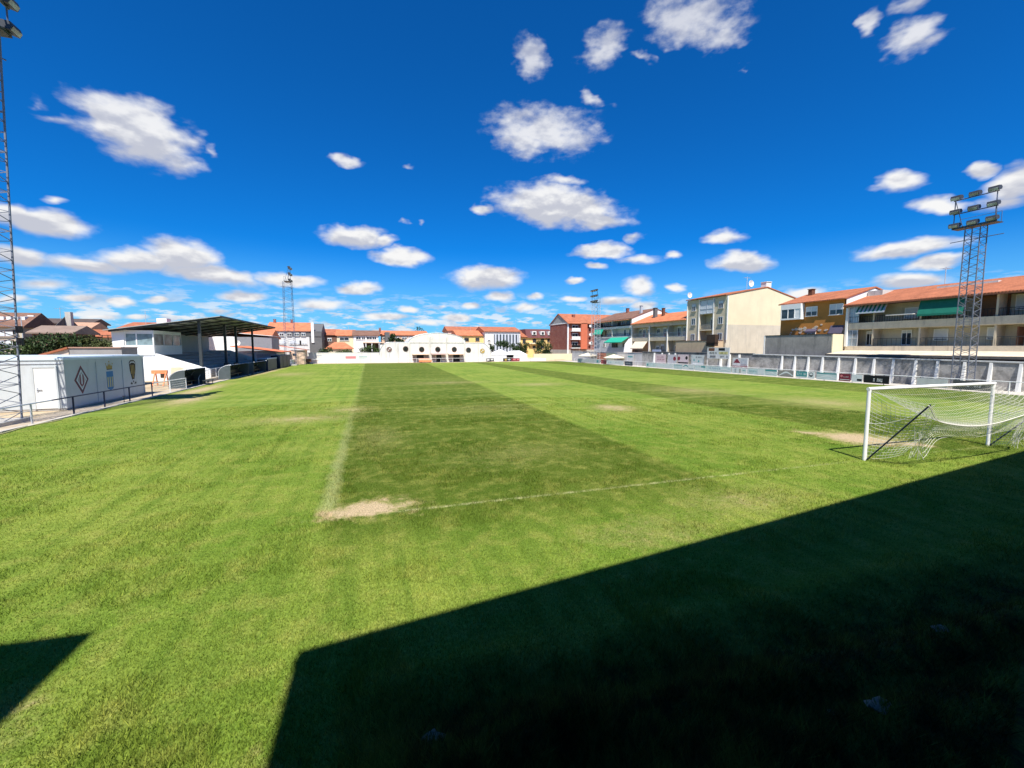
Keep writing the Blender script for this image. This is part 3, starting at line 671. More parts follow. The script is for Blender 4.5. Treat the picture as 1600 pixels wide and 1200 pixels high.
MB().box(53.0, 53.25, 75, 107, 0, 2.6).box(52.95, 53.3, 75, 107, 2.6, 2.68).build('wall_panel', mat('light_grey_wall', (.56, .54, .52), .9, .12, .7, stain=.3), wall)
for y in yb: MB().prism([(52.62, 0), (53.0, 0), (53.0, ztop(y) - .04), (52.93, ztop(y) - .04)], 'y', y - .11, y + .11).build('buttress', whitewash, wall)
for y in (50.6, 52.4, 54.1, 64.9, 66.6, 68.6, 70.9): MB().prism([(52.55, 0), (53.0, 0), (53.0, 2.7), (52.85, 2.7)], 'y', y - .14, y + .14).build('buttress', whitewash, wall)

rail = thing('touchline_railing', 'pale tubular railing carrying the advertising boards along the right touchline', 'railing', (49.4, 60, 0))
MB().tube((49.4, 17, 1.02), (49.4, 98, 1.02), .035, 6).build('top_rail', white, rail)
for k in range(28): MB().tube((49.4, 17.2 + k * 3.0, 0), (49.4, 17.2 + k * 3.0, 1.02), .035, 6).build('post', [white, black][k in (3, 4, 6, 13)], rail)
def board(y0, y1, m, label, marks=(), z0=.12, z1=.92, x=49.34, name='advertising_board', cat='advertising board', group='boards along the right touchline', frame=None):
    r = thing(name, label, cat, (x, (y0 + y1) / 2, z0), group)
    MB().box(x - .012, x + .012, y0, y1, z0, z1).build('panel', m, r)
    mb = MB(); W, H = y1 - y0, z1 - z0
    for mk in marks:                   # (kind, material, a0, a1, b0, b1) in fractions, a from the far (left) end, b from the bottom
        k, mm, a0, a1, b0, b1 = mk; mb.use(mm); Y = lambda a: y1 - a * W; Z = lambda b_: z0 + b_ * H; q = .003 * (1 + marks.index(mk))
        if k == 'r': mb.box(x - .012 - q, x - .012, Y(a1), Y(a0), Z(b0), Z(b1))
        if k == 'o': mb.disc((x - .013, Y((a0 + a1) / 2), Z((b0 + b1) / 2)), (b1 - b0) * H / 2, 'x', 2 * q, 18)
        if k == 'w':                   # swoosh
            n = 16; lo = [(Y(a0 + (a1 - a0) * i / n), Z(b0 + (b1 - b0) * .5 * (1 + math.sin(i / n * 5.2 - 1.2)) * .7)) for i in range(n + 1)]
            up = [(p[0], p[1] + .10 * H + .16 * H * math.sin(math.pi * i / n)) for i, p in enumerate(lo)]
            mb.prism(lo + up[::-1], 'x', x - .012 - q, x - .012)
        if k == 't':                   # a short line of lettering, letter-like strokes
            n = max(3, int((a1 - a0) * W / .16))
            for i in range(n):
                if RNG.random() < .15: continue
                c = a0 + (a1 - a0) * (i + .5) / n; wd = (a1 - a0) / n * .36; kind = RNG.integers(3)
                if kind != 1: mb.box(x - .012 - q, x - .012, Y(c - wd + wd * .5), Y(c - wd), Z(b0), Z(b1))
                if kind != 0: mb.box(x - .012 - q, x - .012, Y(c + wd), Y(c + wd * .5), Z(b0), Z(b1))
                h3 = (b1 - b0) * .2; zc = [b0, (b0 + b1) / 2 - h3 / 2, b1 - h3][int(RNG.integers(3))]
                mb.box(x - .012 - q, x - .012, Y(c + wd * .5), Y(c - wd * .5), Z(zc), Z(zc + h3))
    if mb.f: mb.build('printed_design', None, r)
    if frame: MB().box(x + .013, x + .06, y0 - .02, y0 + .05, -.0, z1).box(x + .013, x + .06, y1 - .05, y1 + .02, 0, z1).build('frame', frame, r)
    return r
wt, tl, td = white, tealsheet, tealdark
brd = [
 (21.26, 23.74, mat('smoke_board', (.10, .10, .10), .6, .15), 'dark grey board with a pale line of lettering, seen through the goal net', [('t', wt, .3, .75, .35, .7)]),
 (24.1, 26.4, offwhite, 'plain white board with faint print, seen through the goal net behind the crossbar', [('r', galv, .1, .9, .2, .3)]),
 (28.69, 31.03, black, 'black board with small white lettering just left of the goal', [('t', wt, .38, .75, .2, .62)]),
 (31.15, 32.2, white, 'white board with a black mark low on its right, beside the red board', [('r', black, .5, .95, .15, .42), ('t', galv, .1, .5, .6, .75)]),
 (32.35, 33.55, maroon, 'crimson red board with a round pale emblem and thin white lines', [('o', pinkred, .10, .36, .5, .84), ('t', wt, .4, .92, .52, .62), ('r', wt, .1, .95, .16, .24)]),
 (33.76, 36.06, tl, 'pale teal board with one broad white wave across it', [('w', wt, .03, .97, .1, .5), ('r', td, .02, .98, .82, .97)]),
 (36.28, 37.13, white, 'white board with a black ring emblem on it', [('o', black, .1, .9, .28, .9), ('o', white, .2, .8, .36, .82), ('r', black, .3, .7, .36, .5)]),
 (37.2, 38.58, td, 'teal board with blurred white lettering beside the black ring emblem', [('t', wt, .1, .9, .45, .75), ('r', wt, 0, 1, 0, .22)]),
 (38.91, 40.99, mat('brown_grey_board', (.34, .31, .28), .6, .15), 'grey brown board with a white swoosh across it', [('w', wt, .03, .97, .1, .8)]),
 (41.17, 42.9, tl, 'pale board with a dark teal top strip and white wave', [('r', td, 0, 1, .72, 1), ('w', wt, .1, .9, .15, .4)]),
 (42.95, 45.7, tl, 'pale teal board with teal lettering beside the tall red and white sign', [('t', td, .12, .55, .4, .7), ('r', wt, .6, .95, .1, .9)]),
 (45.8, 48.4, white, 'white board with pale grey figures under the tall red and white sign', [('r', galv, .2, .32, .15, .85), ('r', lightconcrete, .5, .62, .15, .85), ('t', td, .7, .95, .5, .7)]),
 (48.52, 53.3, tl, 'long wrinkled pale blue board in front of the scoreboard', [('t', mat('print_blue', (.20, .28, .42), .6, .1), .1, .6, .5, .8), ('w', wt, .5, .98, .2, .5)]),
 (53.4, 55.8, tl, 'pale teal board with a slanting white mark, left of the scoreboard', [('r', wt, .03, .8, .1, .62), ('r', td, .6, .96, .64, .95)]),
 (55.9, 58.6, white, 'white board with a teal corner swoosh and plain field', [('w', td, .05, .5, .5, .9), ('r', galv, .55, .95, .3, .4)]),
 (58.7, 60.8, tl, 'plain pale board with a thin teal line along its top', [('r', td, .03, .97, .78, .86)]),
 (60.9, 65.5, white, 'long plain white board with faint blue print on its left', [('t', tl, .05, .5, .35, .75)]),
 (65.6, 68.5, tl, 'pale board with a small dark square on its left half', [('r', td, .1, .25, .3, .75)]),
 (72.91, 75.6, mat('print_black_blue', (.05, .06, .09), .6, .1), 'dark board with blotchy grey lettering on the far right touchline', [('t', galv, .08, .92, .3, .7)]),
 (76, 82.6, white, 'long white board with small dark marks between the dark board and the small red board', [('t', td, .1, .3, .4, .7), ('t', galv, .5, .8, .4, .7)]),
 (82.83, 85.03, red, 'small red board with white lettering on the far right touchline', [('t', wt, .1, .9, .4, .6)]),
 (85.4, 96.5, offwhite, 'very long white board left of the small red board', [('t', galv, .1, .8, .4, .7), ('r', td, .86, .93, .2, .9)]),
]
for (y0, y1, m, lb, mk) in brd: board(y0, y1, m, lb, mk)
# signs standing against the wall
board(51.66, 56.21, offwhite, 'grey scoreboard with dark and yellow panels standing over the wall', [('r', stackgrey, .06, .34, .68, .95), ('r', black, .52, .80, .72, .95), ('r', paleyellow, .54, .93, .40, .62), ('t', black, .10, .45, .42, .58), ('t', black, .60, .9, .46, .56), ('r', mat('print_grey', (.2, .2, .21), .6, .1), .14, .40, .10, .28), ('t', black, .60, .95, .14, .28)], 2.0, 3.75, 52.1, 'scoreboard', 'scoreboard', None, white)
board(47.97, 50.71, offwhite, 'white sign with a dark red house emblem and red band in front of the wall', [('r', maroon, 0, 1, .10, .30), ('r', maroon, .08, .50, .55, .64), ('r', maroon, .14, .44, .64, .76), ('r', maroon, .21, .37, .76, .88), ('r', galv, .56, .95, .45, .9), ('t', wt, .15, .85, .16, .24), ('t', maroon, .55, .95, .36, .42)], .55, 2.25, 51.8, 'sign', 'sign', None, white)
board(57.2, 60.2, mat('pale_grey_green_print', (.50, .54, .52), .6, .1), 'pale grey green wall sign with small dark emblems left of the scoreboard', [('o', td, .16, .3, .4, .6), ('o', td, .52, .66, .3, .5), ('t', black, .3, .8, .72, .84), ('r', wt, .1, .9, .12, .2)], .75, 2.5, 52.45, 'wall_sign', 'sign', 'signs on the right wall')
board(60.9, 63.6, mat('pale_pink_print', (.60, .50, .50), .6, .1), 'pinkish wall sign with black bands along its foot', [('r', black, .02, .98, .10, .24), ('o', black, .72, .95, .5, .85), ('o', maroon, .02, .2, .4, .8)], .75, 2.5, 52.45, 'wall_sign', 'sign', 'signs on the right wall')
board(63.9, 66.3, mat('pale_grey_print', (.52, .51, .52), .6, .1), 'pale grey wall sign with a round crimson emblem at its right', [('o', maroon, .6, .95, .35, .8), ('t', galv, .1, .5, .4, .7)], .75, 2.45, 52.45, 'wall_sign', 'sign', 'signs on the right wall')
board(66.9, 70.0, mat('faded_pink_print', (.62, .48, .48), .6, .1), 'faded pink wall sign with rows of small lettering', [('t', maroon, .2, .8, .62, .76), ('t', maroon, .2, .9, .36, .5)], .75, 2.45, 52.45, 'wall_sign', 'sign', 'signs on the right wall')
board(77.5, 80.0, offwhite, 'pale wall sign with a teal block of lettering beneath the green awning', [('r', td, .15, .85, .55, .75)], .8, 2.3, 52.7, 'wall_sign', 'sign', 'signs on the right wall')
board(84.5, 88.4, mat('pale_ochre_print', (.34, .36, .24), .6, .1), 'green grey wall sign beside the orange one on the far right wall', [('r', offwhite, .1, .9, .3, .4)], .8, 2.4, 52.7, 'wall_sign', 'sign', 'signs on the right wall')
board(88.6, 92.6, mat('orange_red_print', (.50, .20, .12), .6, .1), 'orange red wall sign on the far right wall', [('t', black, .2, .8, .5, .7)], .8, 2.4, 52.7, 'wall_sign', 'sign', 'signs on the right wall')
def parasol(x, y, r_, h, label):
    t_ = thing('parasol', label, 'parasol', (x, y, 0), 'cream parasols by the right wall')
    MB().tube((x, y, 0), (x, y, h), .03, 6).build('pole', white, t_)
    n = 8; ap = Vector((x, y, h)); rim = [Vector((x + math.cos(2 * math.pi * i / n) * r_, y + math.sin(2 * math.pi * i / n) * r_, h - .75)) for i in range(n)]
    mb = MB().add([ap] + rim + [p - Vector((0, 0, .12)) for p in rim], [(0, 1 + i, 1 + (i + 1) % n) for i in range(n)] + [(1 + i, 1 + n + i, 1 + n + (i + 1) % n, 1 + (i + 1) % n) for i in range(n)])
    mb.build('canopy', awncream, t_)
parasol(51.2, 82.8, 2.3, 2.25, 'wide cream parasol in front of the orange red wall sign')
parasol(51.2, 94.6, 2.5, 2.45, 'pointed cream parasol at the foot of the far right tower')

# ================================================================== RIGHT SIDE: houses (fronts face -X, towards the pitch)
def rail_part(parent, x, y0, y1, z0, z1, m=darkmetal, step=.45, name='balcony_rail'):
    mb = MB().box(x - .02, x + .02, y0, y1, z1 - .05, z1)
    k = int((y1 - y0) / step)
    for i in range(k + 1): mb.box(x - .012, x + .012, y0 + i * (y1 - y0) / k - .012, y0 + i * (y1 - y0) / k + .012, z0, z1 - .05)
    mb.box(x - .015, x + .015, y0, y1, z0 + .06, z0 + .09)
    return mb.build(name, m, parent)
def awning(parent, x, y0, y1, z1, z0, out, m, name='awning', stripes=None, th=.03):
    mb = MB().use(m)
    if stripes:
        n = int((y1 - y0) / .22)
        for i in range(n):
            mb.use(m if i % 2 else stripes); a, b_ = y0 + (y1 - y0) * i / n, y0 + (y1 - y0) * (i + 1) / n
            mb.prism([(x, z1), (x, z1 - th), (x - out, z0 - th), (x - out, z0)], 'y', a, b_)
        mb.use(stripes).box(x - out - .02, x - out + .02, y0, y1, z0 - .16, z0)
    else:
        mb.prism([(x, z1), (x, z1 - th), (x - out, z0 - th), (x - out, z0)], 'y', y0, y1)
        mb.prism([(x - out - .02, z0), (x - out + .02, z0), (x - out + .02, z0 - .2), (x - out - .02, z0 - .2)], 'y', y0, y1)
    return mb.build(name, None, parent)

# R1 long terraced block with two rows of loggias
b1 = thing('terraced_flats', 'long block of flats with red roof and two rows of balconies behind the goal', 'building', (60, 26, 0))
mb = MB().use(paleflat).box(58.5, 69, 8, 38.3, 0, 9.0).use(parapet).box(57.0, 58.5, 8, 38.3, 3.3, 3.9).use(paleflat).box(57.0, 58.5, 8, 38.3, 5.96, 6.12)
mb.use(frontcream).prism(gable_wall_poly(58.5, 69, 9.0, 63, 10.75, 9.0, 8.9), 'y', 8, 38.28)
mb.use(paleflat)
for y in (8.0, 18.6, 24.6, 30.6, 35.2, 38.12): mb.box(57.06, 58.5, y, y + .16, 3.9, 8.95)
mb.build('wall', None, b1)
MB().use(parapet).box(56.95, 57.08, 8, 38.3, 6.0, 6.78).build('balcony_parapet', None, b1)
MB().use(parapet).box(56.95, 57.10, 8, 38.3, 3.28, 3.95).build('balcony_parapet', None, b1)
rf = MB().use(rust_y).prism(roof_poly(57.0, 69, 9.02, 63, 10.85, .55, .16), 'y', 7.8, 38.42).build('roof', None, b1)
MB().prism([(56.43, 8.80), (56.48, 8.80), (56.48, 8.94), (56.43, 8.94)], 'y', 7.8, 38.42).build('gutter', stackgrey, rf)
MB().box(61.0, 62.2, 26.5, 31.5, 10.22, 10.62).build('roof_patch', offwhite, rf)
for y, w_, z, h, m_ in ((32.6, 1.0, 4.05, 1.75, 1), (29.5, 1.25, 4.55, 1.25, 0), (25.3, 1.1, 4.6, 1.2, 0), (36.4, .8, 4.05, 1.75, 1), (20.8, 1.2, 4.5, 1.3, 0)):
    win(b1, 'x-', 58.5, y, z, w_, h, .92 if m_ == 0 else .2, None, m_)
for y, w_, z, h, bl in ((32.3, 1.3, 7.1, 1.2, .95), (25.1, .55, 7.0, 1.7, .2), (23.6, .9, 7.35, 1.45, .95), (20.4, 1.2, 7.2, 1.3, .6), (16, 1.2, 7.2, 1.3, .9)):
    win(b1, 'x-', 58.5, y, z, w_, h, bl, None, 0)
MB().box(58.40, 58.5, 24.4, 26.6, 6.9, 8.9).build('brown_panel', mat('brown_tile_panel', (.20, .10, .06), .7, .15, 2), b1)
MB().box(57.3, 58.3, 30.75, 30.9, 3.95, 5.75).build('side_screen', stackgrey, b1); MB().box(57.3, 58.3, 23.2, 23.3, 3.95, 5.75).build('side_screen', stackgrey, b1); MB().box(57.2, 58.3, 22.5, 22.6, 6.9, 8.4).build('side_screen', navy, b1)
for y0, y1 in ((30.9, 35.1), (24.8, 30.5), (18.8, 24.5), (8.2, 18.4)): rail_part(b1, 57.02, y0, y1, 3.95, 4.85)
for y0, y1 in ((35.4, 38.1), (30.8, 35.1), (24.8, 30.5), (18.8, 24.5), (8.2, 18.4)): rail_part(b1, 57.02, y0, y1, 6.78, 7.55, black, .25)
for z in (3.97, 6.85):                                  # glazed gallery at the far end of each row
    f_ = MB()
    for y in (36.9, 37.5, 38.08): f_.box(57.0, 57.06, y - .03, y + .03, z, z + 1.95)
    for q in (0, .95, 1.92): f_.box(56.99, 57.07, 36.9, 38.1, z + q - .025, z + q + .025)
    o = f_.build('gallery_frame', galv, b1); MB().box(57.02, 57.04, 36.9, 38.08, z + .03, z + 1.9).build('pane', blueglass, o)
awning(b1, 57.1, 33.9, 37.0, 8.85, 8.0, .55, awngreen, stripes=galv)
awning(b1, 56.9, 26.9, 30.7, 8.85, 7.35, .45, awngreen)
MB().box(56.3, 57.1, 31.0, 33.6, 7.42, 7.50).build('awning', offwhite, b1)
MB().box(56.75, 57.0, 38.0, 38.25, 3.9, 8.7).build('downpipe', whitewash, b1)
MB().box(56.8, 56.98, 20.6, 20.9, 8.1, 8.6).build('air_conditioner', white, b1)
ext = thing('lean_to', 'flat-topped grey lean-to between the mouldy wall and the long block of flats', 'outbuilding', (55, 25, 0))
MB().box(53.6, 56.9, 8, 38.2, 0, 2.75).build('wall', darkbrown, ext)
MB().box(53.55, 53.62, 7.9, 38.25, 2.75, 3.0).build('fascia', mat('dark_fascia', (.12, .11, .10), .9, .2, 1.5, stain=.3), ext)
MB().prism([(53.62, 2.75), (53.62, 2.98), (56.93, 3.42), (56.93, 3.1)], 'y', 7.9, 38.25).build('roof', mat('pale_roof_screed', (.66, .56, .42), .9, .16, 1, stain=.4, stain_col=(.25, .2, .16)), ext)

# R2 brown house
b2 = thing('brown_house', 'brown ochre house with white shuttered windows next to the long block of flats', 'building', (60, 43, 0))
MB().use(ochre).box(57, 68, 38.45, 47.4, 0, 9.9).use(white).prism(gable_wall_poly(57, 68, 9.9, 62, 11.35, 9.9, 8.8), 'y', 38.42, 38.6).build('wall', None, b2)
rf = MB().prism(roof_poly(57, 68, 9.92, 62, 11.42, .45, .15), 'y', 38.3, 47.55).build('roof', rust_y, b2)
chimney(rf, 61.2, 46.2, 11.0, 12.0, stackgrey, .6)
MB().box(60.5, 62.5, 36.6, 38.3, 9.6, 10.9).build('stair_head', mat('grey_white_plaster', (.55, .54, .50), .9, .15, 2, stain=.3), b2)
mb = MB().use(white).box(56.3, 57, 43.9, 46.9, 7.65, 7.85).box(56.3, 57, 43.9, 46.9, 9.1, 9.8)
for y in (43.9, 44.75, 45.75, 46.8): mb.box(56.3, 56.4, y, y + .1, 7.85, 9.1)
mb.box(56.34, 57, 43.9, 44.8, 7.85, 9.1); ga = mb.build('glazed_gallery', None, b2); MB().box(56.36, 56.9, 44.85, 46.8, 7.85, 9.1).build('pane', glass, ga)
win(b2, 'x-', 57, 42.85, 8.0, 1.6, 1.28, .55); win(b2, 'x-', 57, 39.6, 7.95, 1.7, 1.4, .55)
awning(b2, 57, 41.9, 43.4, 6.3, 5.95, .35, purple); awning(b2, 57, 38.5, 40.2, 6.6, 5.6, .45, purple)
win(b2, 'x-', 57, 42.7, 5.0, 1.2, 1.0, .3)
mb = MB()
for k in range(26):
    y = 39 + RNG.random() * 7; z = 5.6 + RNG.random() * .9 + (.3 if 41 < y < 44 else 0); r_ = .06 + RNG.random() * .2
    mb.prism([(y + r_ * math.cos(a) * (1 + .5 * RNG.random()), z + r_ * .6 * math.sin(a) * (1 + .5 * RNG.random())) for a in [i * 6.283 / 9 for i in range(9)]], 'x', 56.975 - .0006 * k, 57.0)
mb.box(56.97, 57.0, 38.5, 39.9, 5.4, 6.3)
o = mb.build('plaster_patch', lightplaster, b2); o['kind'] = 'stuff'

# grey concrete wall in front of it
gw = thing('concrete_annex', 'blank dark grey concrete annex wall in front of the brown house', 'outbuilding', (55, 43, 0))
MB().use(concrete).box(55, 57, 38.55, 48.1, 0, 5.44).use(cream).box(54.97, 57.0, 38.4, 38.55, 0, 5.44).build('wall', None, gw)
MB().box(54.93, 57.0, 48.1, 48.25, 0, 5.48).build('wall_edge', whitewash, gw)
MB().box(54.95, 56.9, 38.4, 48.1, 5.44, 5.5).build('coping', darkbrown, gw)

# R3 cream gabled building
b3 = thing('cream_apartment_building', 'tall cream apartment building with a blank sunlit gable', 'building', (64, 62, 0))
mb = MB().use(cream).prism([(57, 7.6), (73, 7.6), (73, 12.2), (65.6, 14.05), (57, 12.45)], 'y', 57.5, 57.8)
mb.use(mat('bare_cement_render', (.56, .51, .41), .92, .10, .7, bump=.2, stain=.5, stain_col=(.34, .32, .28))).box(57, 73, 57.5, 57.8, 0, 7.6)
mb.use(frontcream).prism([(57.02, 0), (72.98, 0), (72.98, 12.2), (65.6, 14.04), (57.02, 12.44)], 'y', 66.6, 66.9).box(57.02, 57.3, 57.8, 60.2, 0, 12.4).box(57.02, 57.3, 63.6, 66.6, 0, 12.4).box(57.02, 57.3, 60.2, 63.6, 9.6, 9.85).box(57.02, 57.3, 60.2, 63.6, 11.9, 12.4).box(57.02, 57.3, 60.2, 63.6, 0, 2)
mb.box(58.4, 58.6, 60.2, 63.6, 0, 9.7).box(57.3, 58.4, 60.05, 60.2, 0, 12.2).box(57.3, 58.4, 63.6, 63.75, 0, 12.2).box(72.7, 72.98, 57.8, 66.6, 0, 12.2).box(57.0, 58.4, 60.2, 63.6, 6.72, 6.95)
mb.build('wall', None, b3)
rf = MB().prism(roof_poly(57, 73, 12.46, 65.6, 14.06, .3, .16, 12.22), 'y', 57.4, 67.05).build('roof', rust_y, b3)
chimney(rf, 66.6, 58.6, 13.4, 15.0, whitewash, 1.1)
antenna(62.6, 58.2, 13.4, 1.3, 'round white satellite dish on the roof edge of the cream gable', True)
antenna(63.2, 59.5, 13.5, 2.6, 'thin aerial mast behind the satellite dish on the cream gable roof')
for y in (57.2, 60.25, 63.7, 66.75): MB().box(56.88, 57.02, y, y + .16, 5.0, 12.3).build('downpipe', whitewash, b3)
gf = MB()
for y in (60.25, 61.9, 63.5): gf.box(56.9, 57.0, y - .05, y + .05, 9.75, 12.0)
for z in (9.75, 10.55, 11.95): gf.box(56.9, 57.0, 60.2, 63.55, z - .05, z + .05)
o = gf.build('glazed_gallery', galv, b3); MB().box(56.95, 57.0, 60.25, 63.5, 10.6, 11.9).use(blindw).box(56.94, 57.0, 60.25, 63.5, 9.8, 10.5).build('pane', blueglass, o)
for y, z in ((65.2, 10.4), (58.75, 10.4), (65.2, 7.85), (58.75, 7.75), (65.2, 5.0), (58.75, 5.0)): win(b3, 'x-', 57.02, y, z, 1.0, 1.25, .35 if z > 8 else .1, galv, 1)
win(b3, 'x-', 58.4, 61.9, 7.2, .9, 1.9, .2, white, 1, False); win(b3, 'x-', 58.4, 61.9, 5.0, .8, 1.2, .1, white, 1)
rail_part(b3, 57.05, 60.2, 63.6, 6.95, 7.85, mat('frosted_rail', (.26, .25, .22), .6, .1), .12)
# its low annex
a3 = thing('tan_annex', 'low tan rendered annex in front of the cream apartment building', 'outbuilding', (56, 64, 0))
MB().box(54.9, 57.0, 58.0, 67.3, 0, 4.9).build('wall', tan, a3)
MB().box(54.85, 56.9, 57.95, 67.3, 4.9, 4.98).build('coping', stackgrey, a3)
MB().box(54.2, 54.9, 56.9, 58.8, 4.0, 5.9).box(54.1, 54.9, 56.8, 58.9, 4.55, 4.62).build('dark_box', darkbrown, a3)

# R4 long house with the orange roof
b4 = thing('orange_roofed_house', 'grey white balcony house with a bright orange roof, left of the cream building', 'building', (61, 76, 0))
mb = MB().use(paleflat).box(58.4, 69, 67.0, 84.7, 0, 9.0).box(57.05, 58.4, 67.0, 84.7, 5.1, 5.85).box(57.05, 58.4, 67, 84.7, 8.1, 9.0).box(57.05, 58.4, 67, 84.7, 1.6, 2.3)
for y in (67.02, 72.3, 78.2, 84.4): mb.box(57.08, 58.4, y, y + .2, 2.3, 8.1)
mb.use(greywall).box(57.0, 58.4, 67, 84.7, 0, 1.6)
mb.build('wall', None, b4)
rf = MB().prism(roof_poly(57.05, 69, 9.02, 62.2, 11.0, .5, .16), 'y', 66.95, 84.8).build('roof', orange_y, b4)
chimney(rf, 60.0, 80.5, 10.0, 12.2, greywall, .7); chimney(rf, 60.5, 78.4, 10.4, 12.0, stackgrey, .5)
antenna(62.0, 72.4, 10.9, 3.4, 'white ball-topped mast dish above the orange roof', True)
for y, z, h in ((69, 5.9, 2.0), (70.6, 5.9, 2.0), (75, 5.9, 2.0), (77, 6.6, 1.2), (80.4, 6.6, 1.2), (82, 5.9, 2.0), (83.4, 6.6, 1.2), (69.5, 2.4, 1.9), (71.3, 2.9, 1.3), (75.6, 2.4, 2.0), (77.2, 2.9, 1.2)): win(b4, 'x-', 58.4, y, z, .95, h, .15, white, 1, False)
for y0, y1 in ((67.3, 72.2), (72.6, 78.1), (78.5, 84.3)): rail_part(b4, 57.06, y0, y1, 5.85, 6.75, galv, .35); rail_part(b4, 57.06, y0, y1, 2.3, 3.2, black, .3)
awning(b4, 57.2, 79.0, 83.6, 5.2, 3.6, 1.3, awncream)
MB().box(56.9, 57.05, 72.3, 72.5, 1.6, 7.4).build('downpipe', whitewash, b4); MB().box(56.9, 57.05, 78.2, 78.4, 1.6, 8.2).build('downpipe', whitewash, b4)
MB().box(56.6, 56.66, 73.8, 76.6, 2.0, 3.3).build('hanging_sheet', mat('pale_blue_cloth', (.50, .58, .72), .85, .1), b4)
tag(MB().prism([(54.3, 1.9), (57, 2.6), (57, 2.68), (54.3, 1.98)], 'y', 78.6, 84.4).box(54.35, 54.45, 78.7, 78.8, 0, 1.92).box(54.35, 54.45, 84.2, 84.3, 0, 1.92).build('shed_roof', mat('pink_tiles', (.62, .26, .20), .85, .15, 3)), 'faded pink shed roof leaning on the orange-roofed house', 'shed roof')
plant('vine_bush', 'dark creeper growing along the wall top below the orange-roofed house', 'bush', 54.9, 73.6, 3.1, .9, 3.6, foil, 1500, .16, .12)

# R5 white terraced house with the high gable
b5 = thing('white_terraced_house', 'white terraced house with green awnings and a high white gable', 'building', (61, 93, 0))
mb = MB().use(offwhite).box(58.4, 71, 84.95, 101.8, 0, 10.3).use(whitewash).prism(gable_wall_poly(57, 71, 10.3, 63.2, 12.55, 10.3), 'y', 84.8, 85.05)
mb.use(offwhite).box(57.05, 58.4, 85.05, 101.8, 6.1, 6.35).box(57.0, 58.4, 85.05, 101.8, 8.75, 9.0).box(57.0, 57.12, 85.05, 101.8, 8.2, 9.0).box(57.0, 57.2, 85.05, 101.8, 0, 3.6)
for y in (85.05, 93.3, 101.6): mb.box(57.06, 58.4, y, y + .25, 2.8, 10.2)
mb.box(57.02, 58.4, 85.1, 101.8, 3.4, 3.6); mb.use(offwhite).box(57.15, 57.3, 85.1, 101.7, 3.6, 6.1)
mb.build('wall', None, b5)
rf = MB().prism(roof_poly(57.05, 71, 10.32, 63.2, 12.6, .45, .16), 'y', 84.7, 101.95).build('roof', brown_y, b5)
chimney(rf, 60.2, 86.0, 11.4, 13.2, galv, .5); chimney(rf, 62.5, 95, 12.2, 13.4, brick, .6)
for y in (87.4, 89.6, 95.5, 98.4, 100.3): win(b5, 'x-', 58.4, y, 6.5, 1.0, 1.7, .15, white, 0, False)
for y in (86.5, 88.4, 90.3, 92.2, 94.8, 96.7, 98.6, 100.5): win(b5, 'x-', 58.4, y, 9.05, 1.3, 1.0, .1, greywall, 0, False)
rail_part(b5, 57.06, 85.2, 101.6, 9.0, 9.55, black, .3); rail_part(b5, 57.06, 85.2, 101.6, 6.35, 7.0, black, .3)
awning(b5, 57.05, 86.0, 93.8, 6.1, 5.0, 1.9, awnbright); awning(b5, 57.05, 97.2, 101.5, 8.5, 7.2, .7, awnbright)
MB().use(white).prism([(52.6 + 2.4, 2.5), (57.1, 2.5), (57.1, 5.9), (56.3, 5.6), (55.3, 4.4)], 'y', 84.75, 85.0).build('side_wall', None, b5)
win(b5, 'x-', 57.15, 92, 3.7, 2.6, 1.2, 0, greywall, 2); win(b5, 'x-', 57.15, 88, 3.7, 1.4, 1.2, .1, white, 1); win(b5, 'x-', 57.15, 97, 3.8, 1.2, 1.3, .3, white, 1)

# R6 red brick block, gable towards the pitch
b6 = thing('red_brick_apartment_block', 'red brick apartment block with a grey gable, at the far right corner of the pitch', 'building', (63, 124, 0))
YB0, YB1 = 118.3, 131.5
mb = MB().use(brick).box(57, 74, YB0 + .2, YB1, 3.0, 11.0).use(lightconcrete).box(56.98, 74, YB0 + .18, YB1 + .02, 0, 3.0).use(mat('grey_gable', (.33, .34, .33), .9, .1)).prism([(YB0 + .2, 11.0), (YB1, 11.0), ((YB0 + YB1) / 2, 14.0)], 'x', 57, 57.3)
mb.use(terracotta).box(61.3, 63.4, YB0 - .6, YB0 + .2, 3.2, 11.0).use(terracotta).box(66.2, 67.6, YB0 - 1.0, YB0 + .2, 6.0, 11.6).use(white).box(57.0, 57.4, YB0 - .05, YB0 + .2, 0, 11)
mb.build('wall', None, b6)
MB().use(white).prism([(YB0 - .1, 10.9), (YB1 + .1, 10.9), (YB1 + .1, 11.15), (YB0 - .1, 11.15)], 'x', 56.9, 57.0).build('cornice', None, b6)
rf = MB().add([], []).prism([(YB0 - .6, 10.8), ((YB0 + YB1) / 2, 14.1), (YB1 + .6, 10.8), (YB1 + .6, 10.98), ((YB0 + YB1) / 2, 14.28), (YB0 - .6, 10.98)], 'x', 56.8, 76).build('roof', rust_x, b6)
chimney(rf, 61, 122.5, 12.4, 13.7, brick, .8)
for z in (3.4, 6.0, 8.5):
    o = MB().use(white).box(58.1, 61.1, YB0 - .7, YB0 + .2, z, z + .22).build('balcony_slab', None, b6)
    win(b6, 'y-', YB0 + .2, 59.6, z + .4, 2.0, 1.6, .1, white, 1, False); rail_part_ = MB().box(58.2, 61, YB0 - .68, YB0 - .62, z + .22, z + 1.0).build('balcony_rail', white if z > 4 else black, o)
for z in (4.6, 7.2, 9.8):
    MB().disc((64.4, YB0 - .5, z + .4), .38, 'y', .08).build('satellite_dish_plate', white, b6); win(b6, 'y-', YB0 + .2, 65.2, z, .7, .9, .1, white, 0)
b7 = thing('brick_link_house', 'dark brick house set back between the brick block and the white terraced house', 'building', (62, 110, 0))
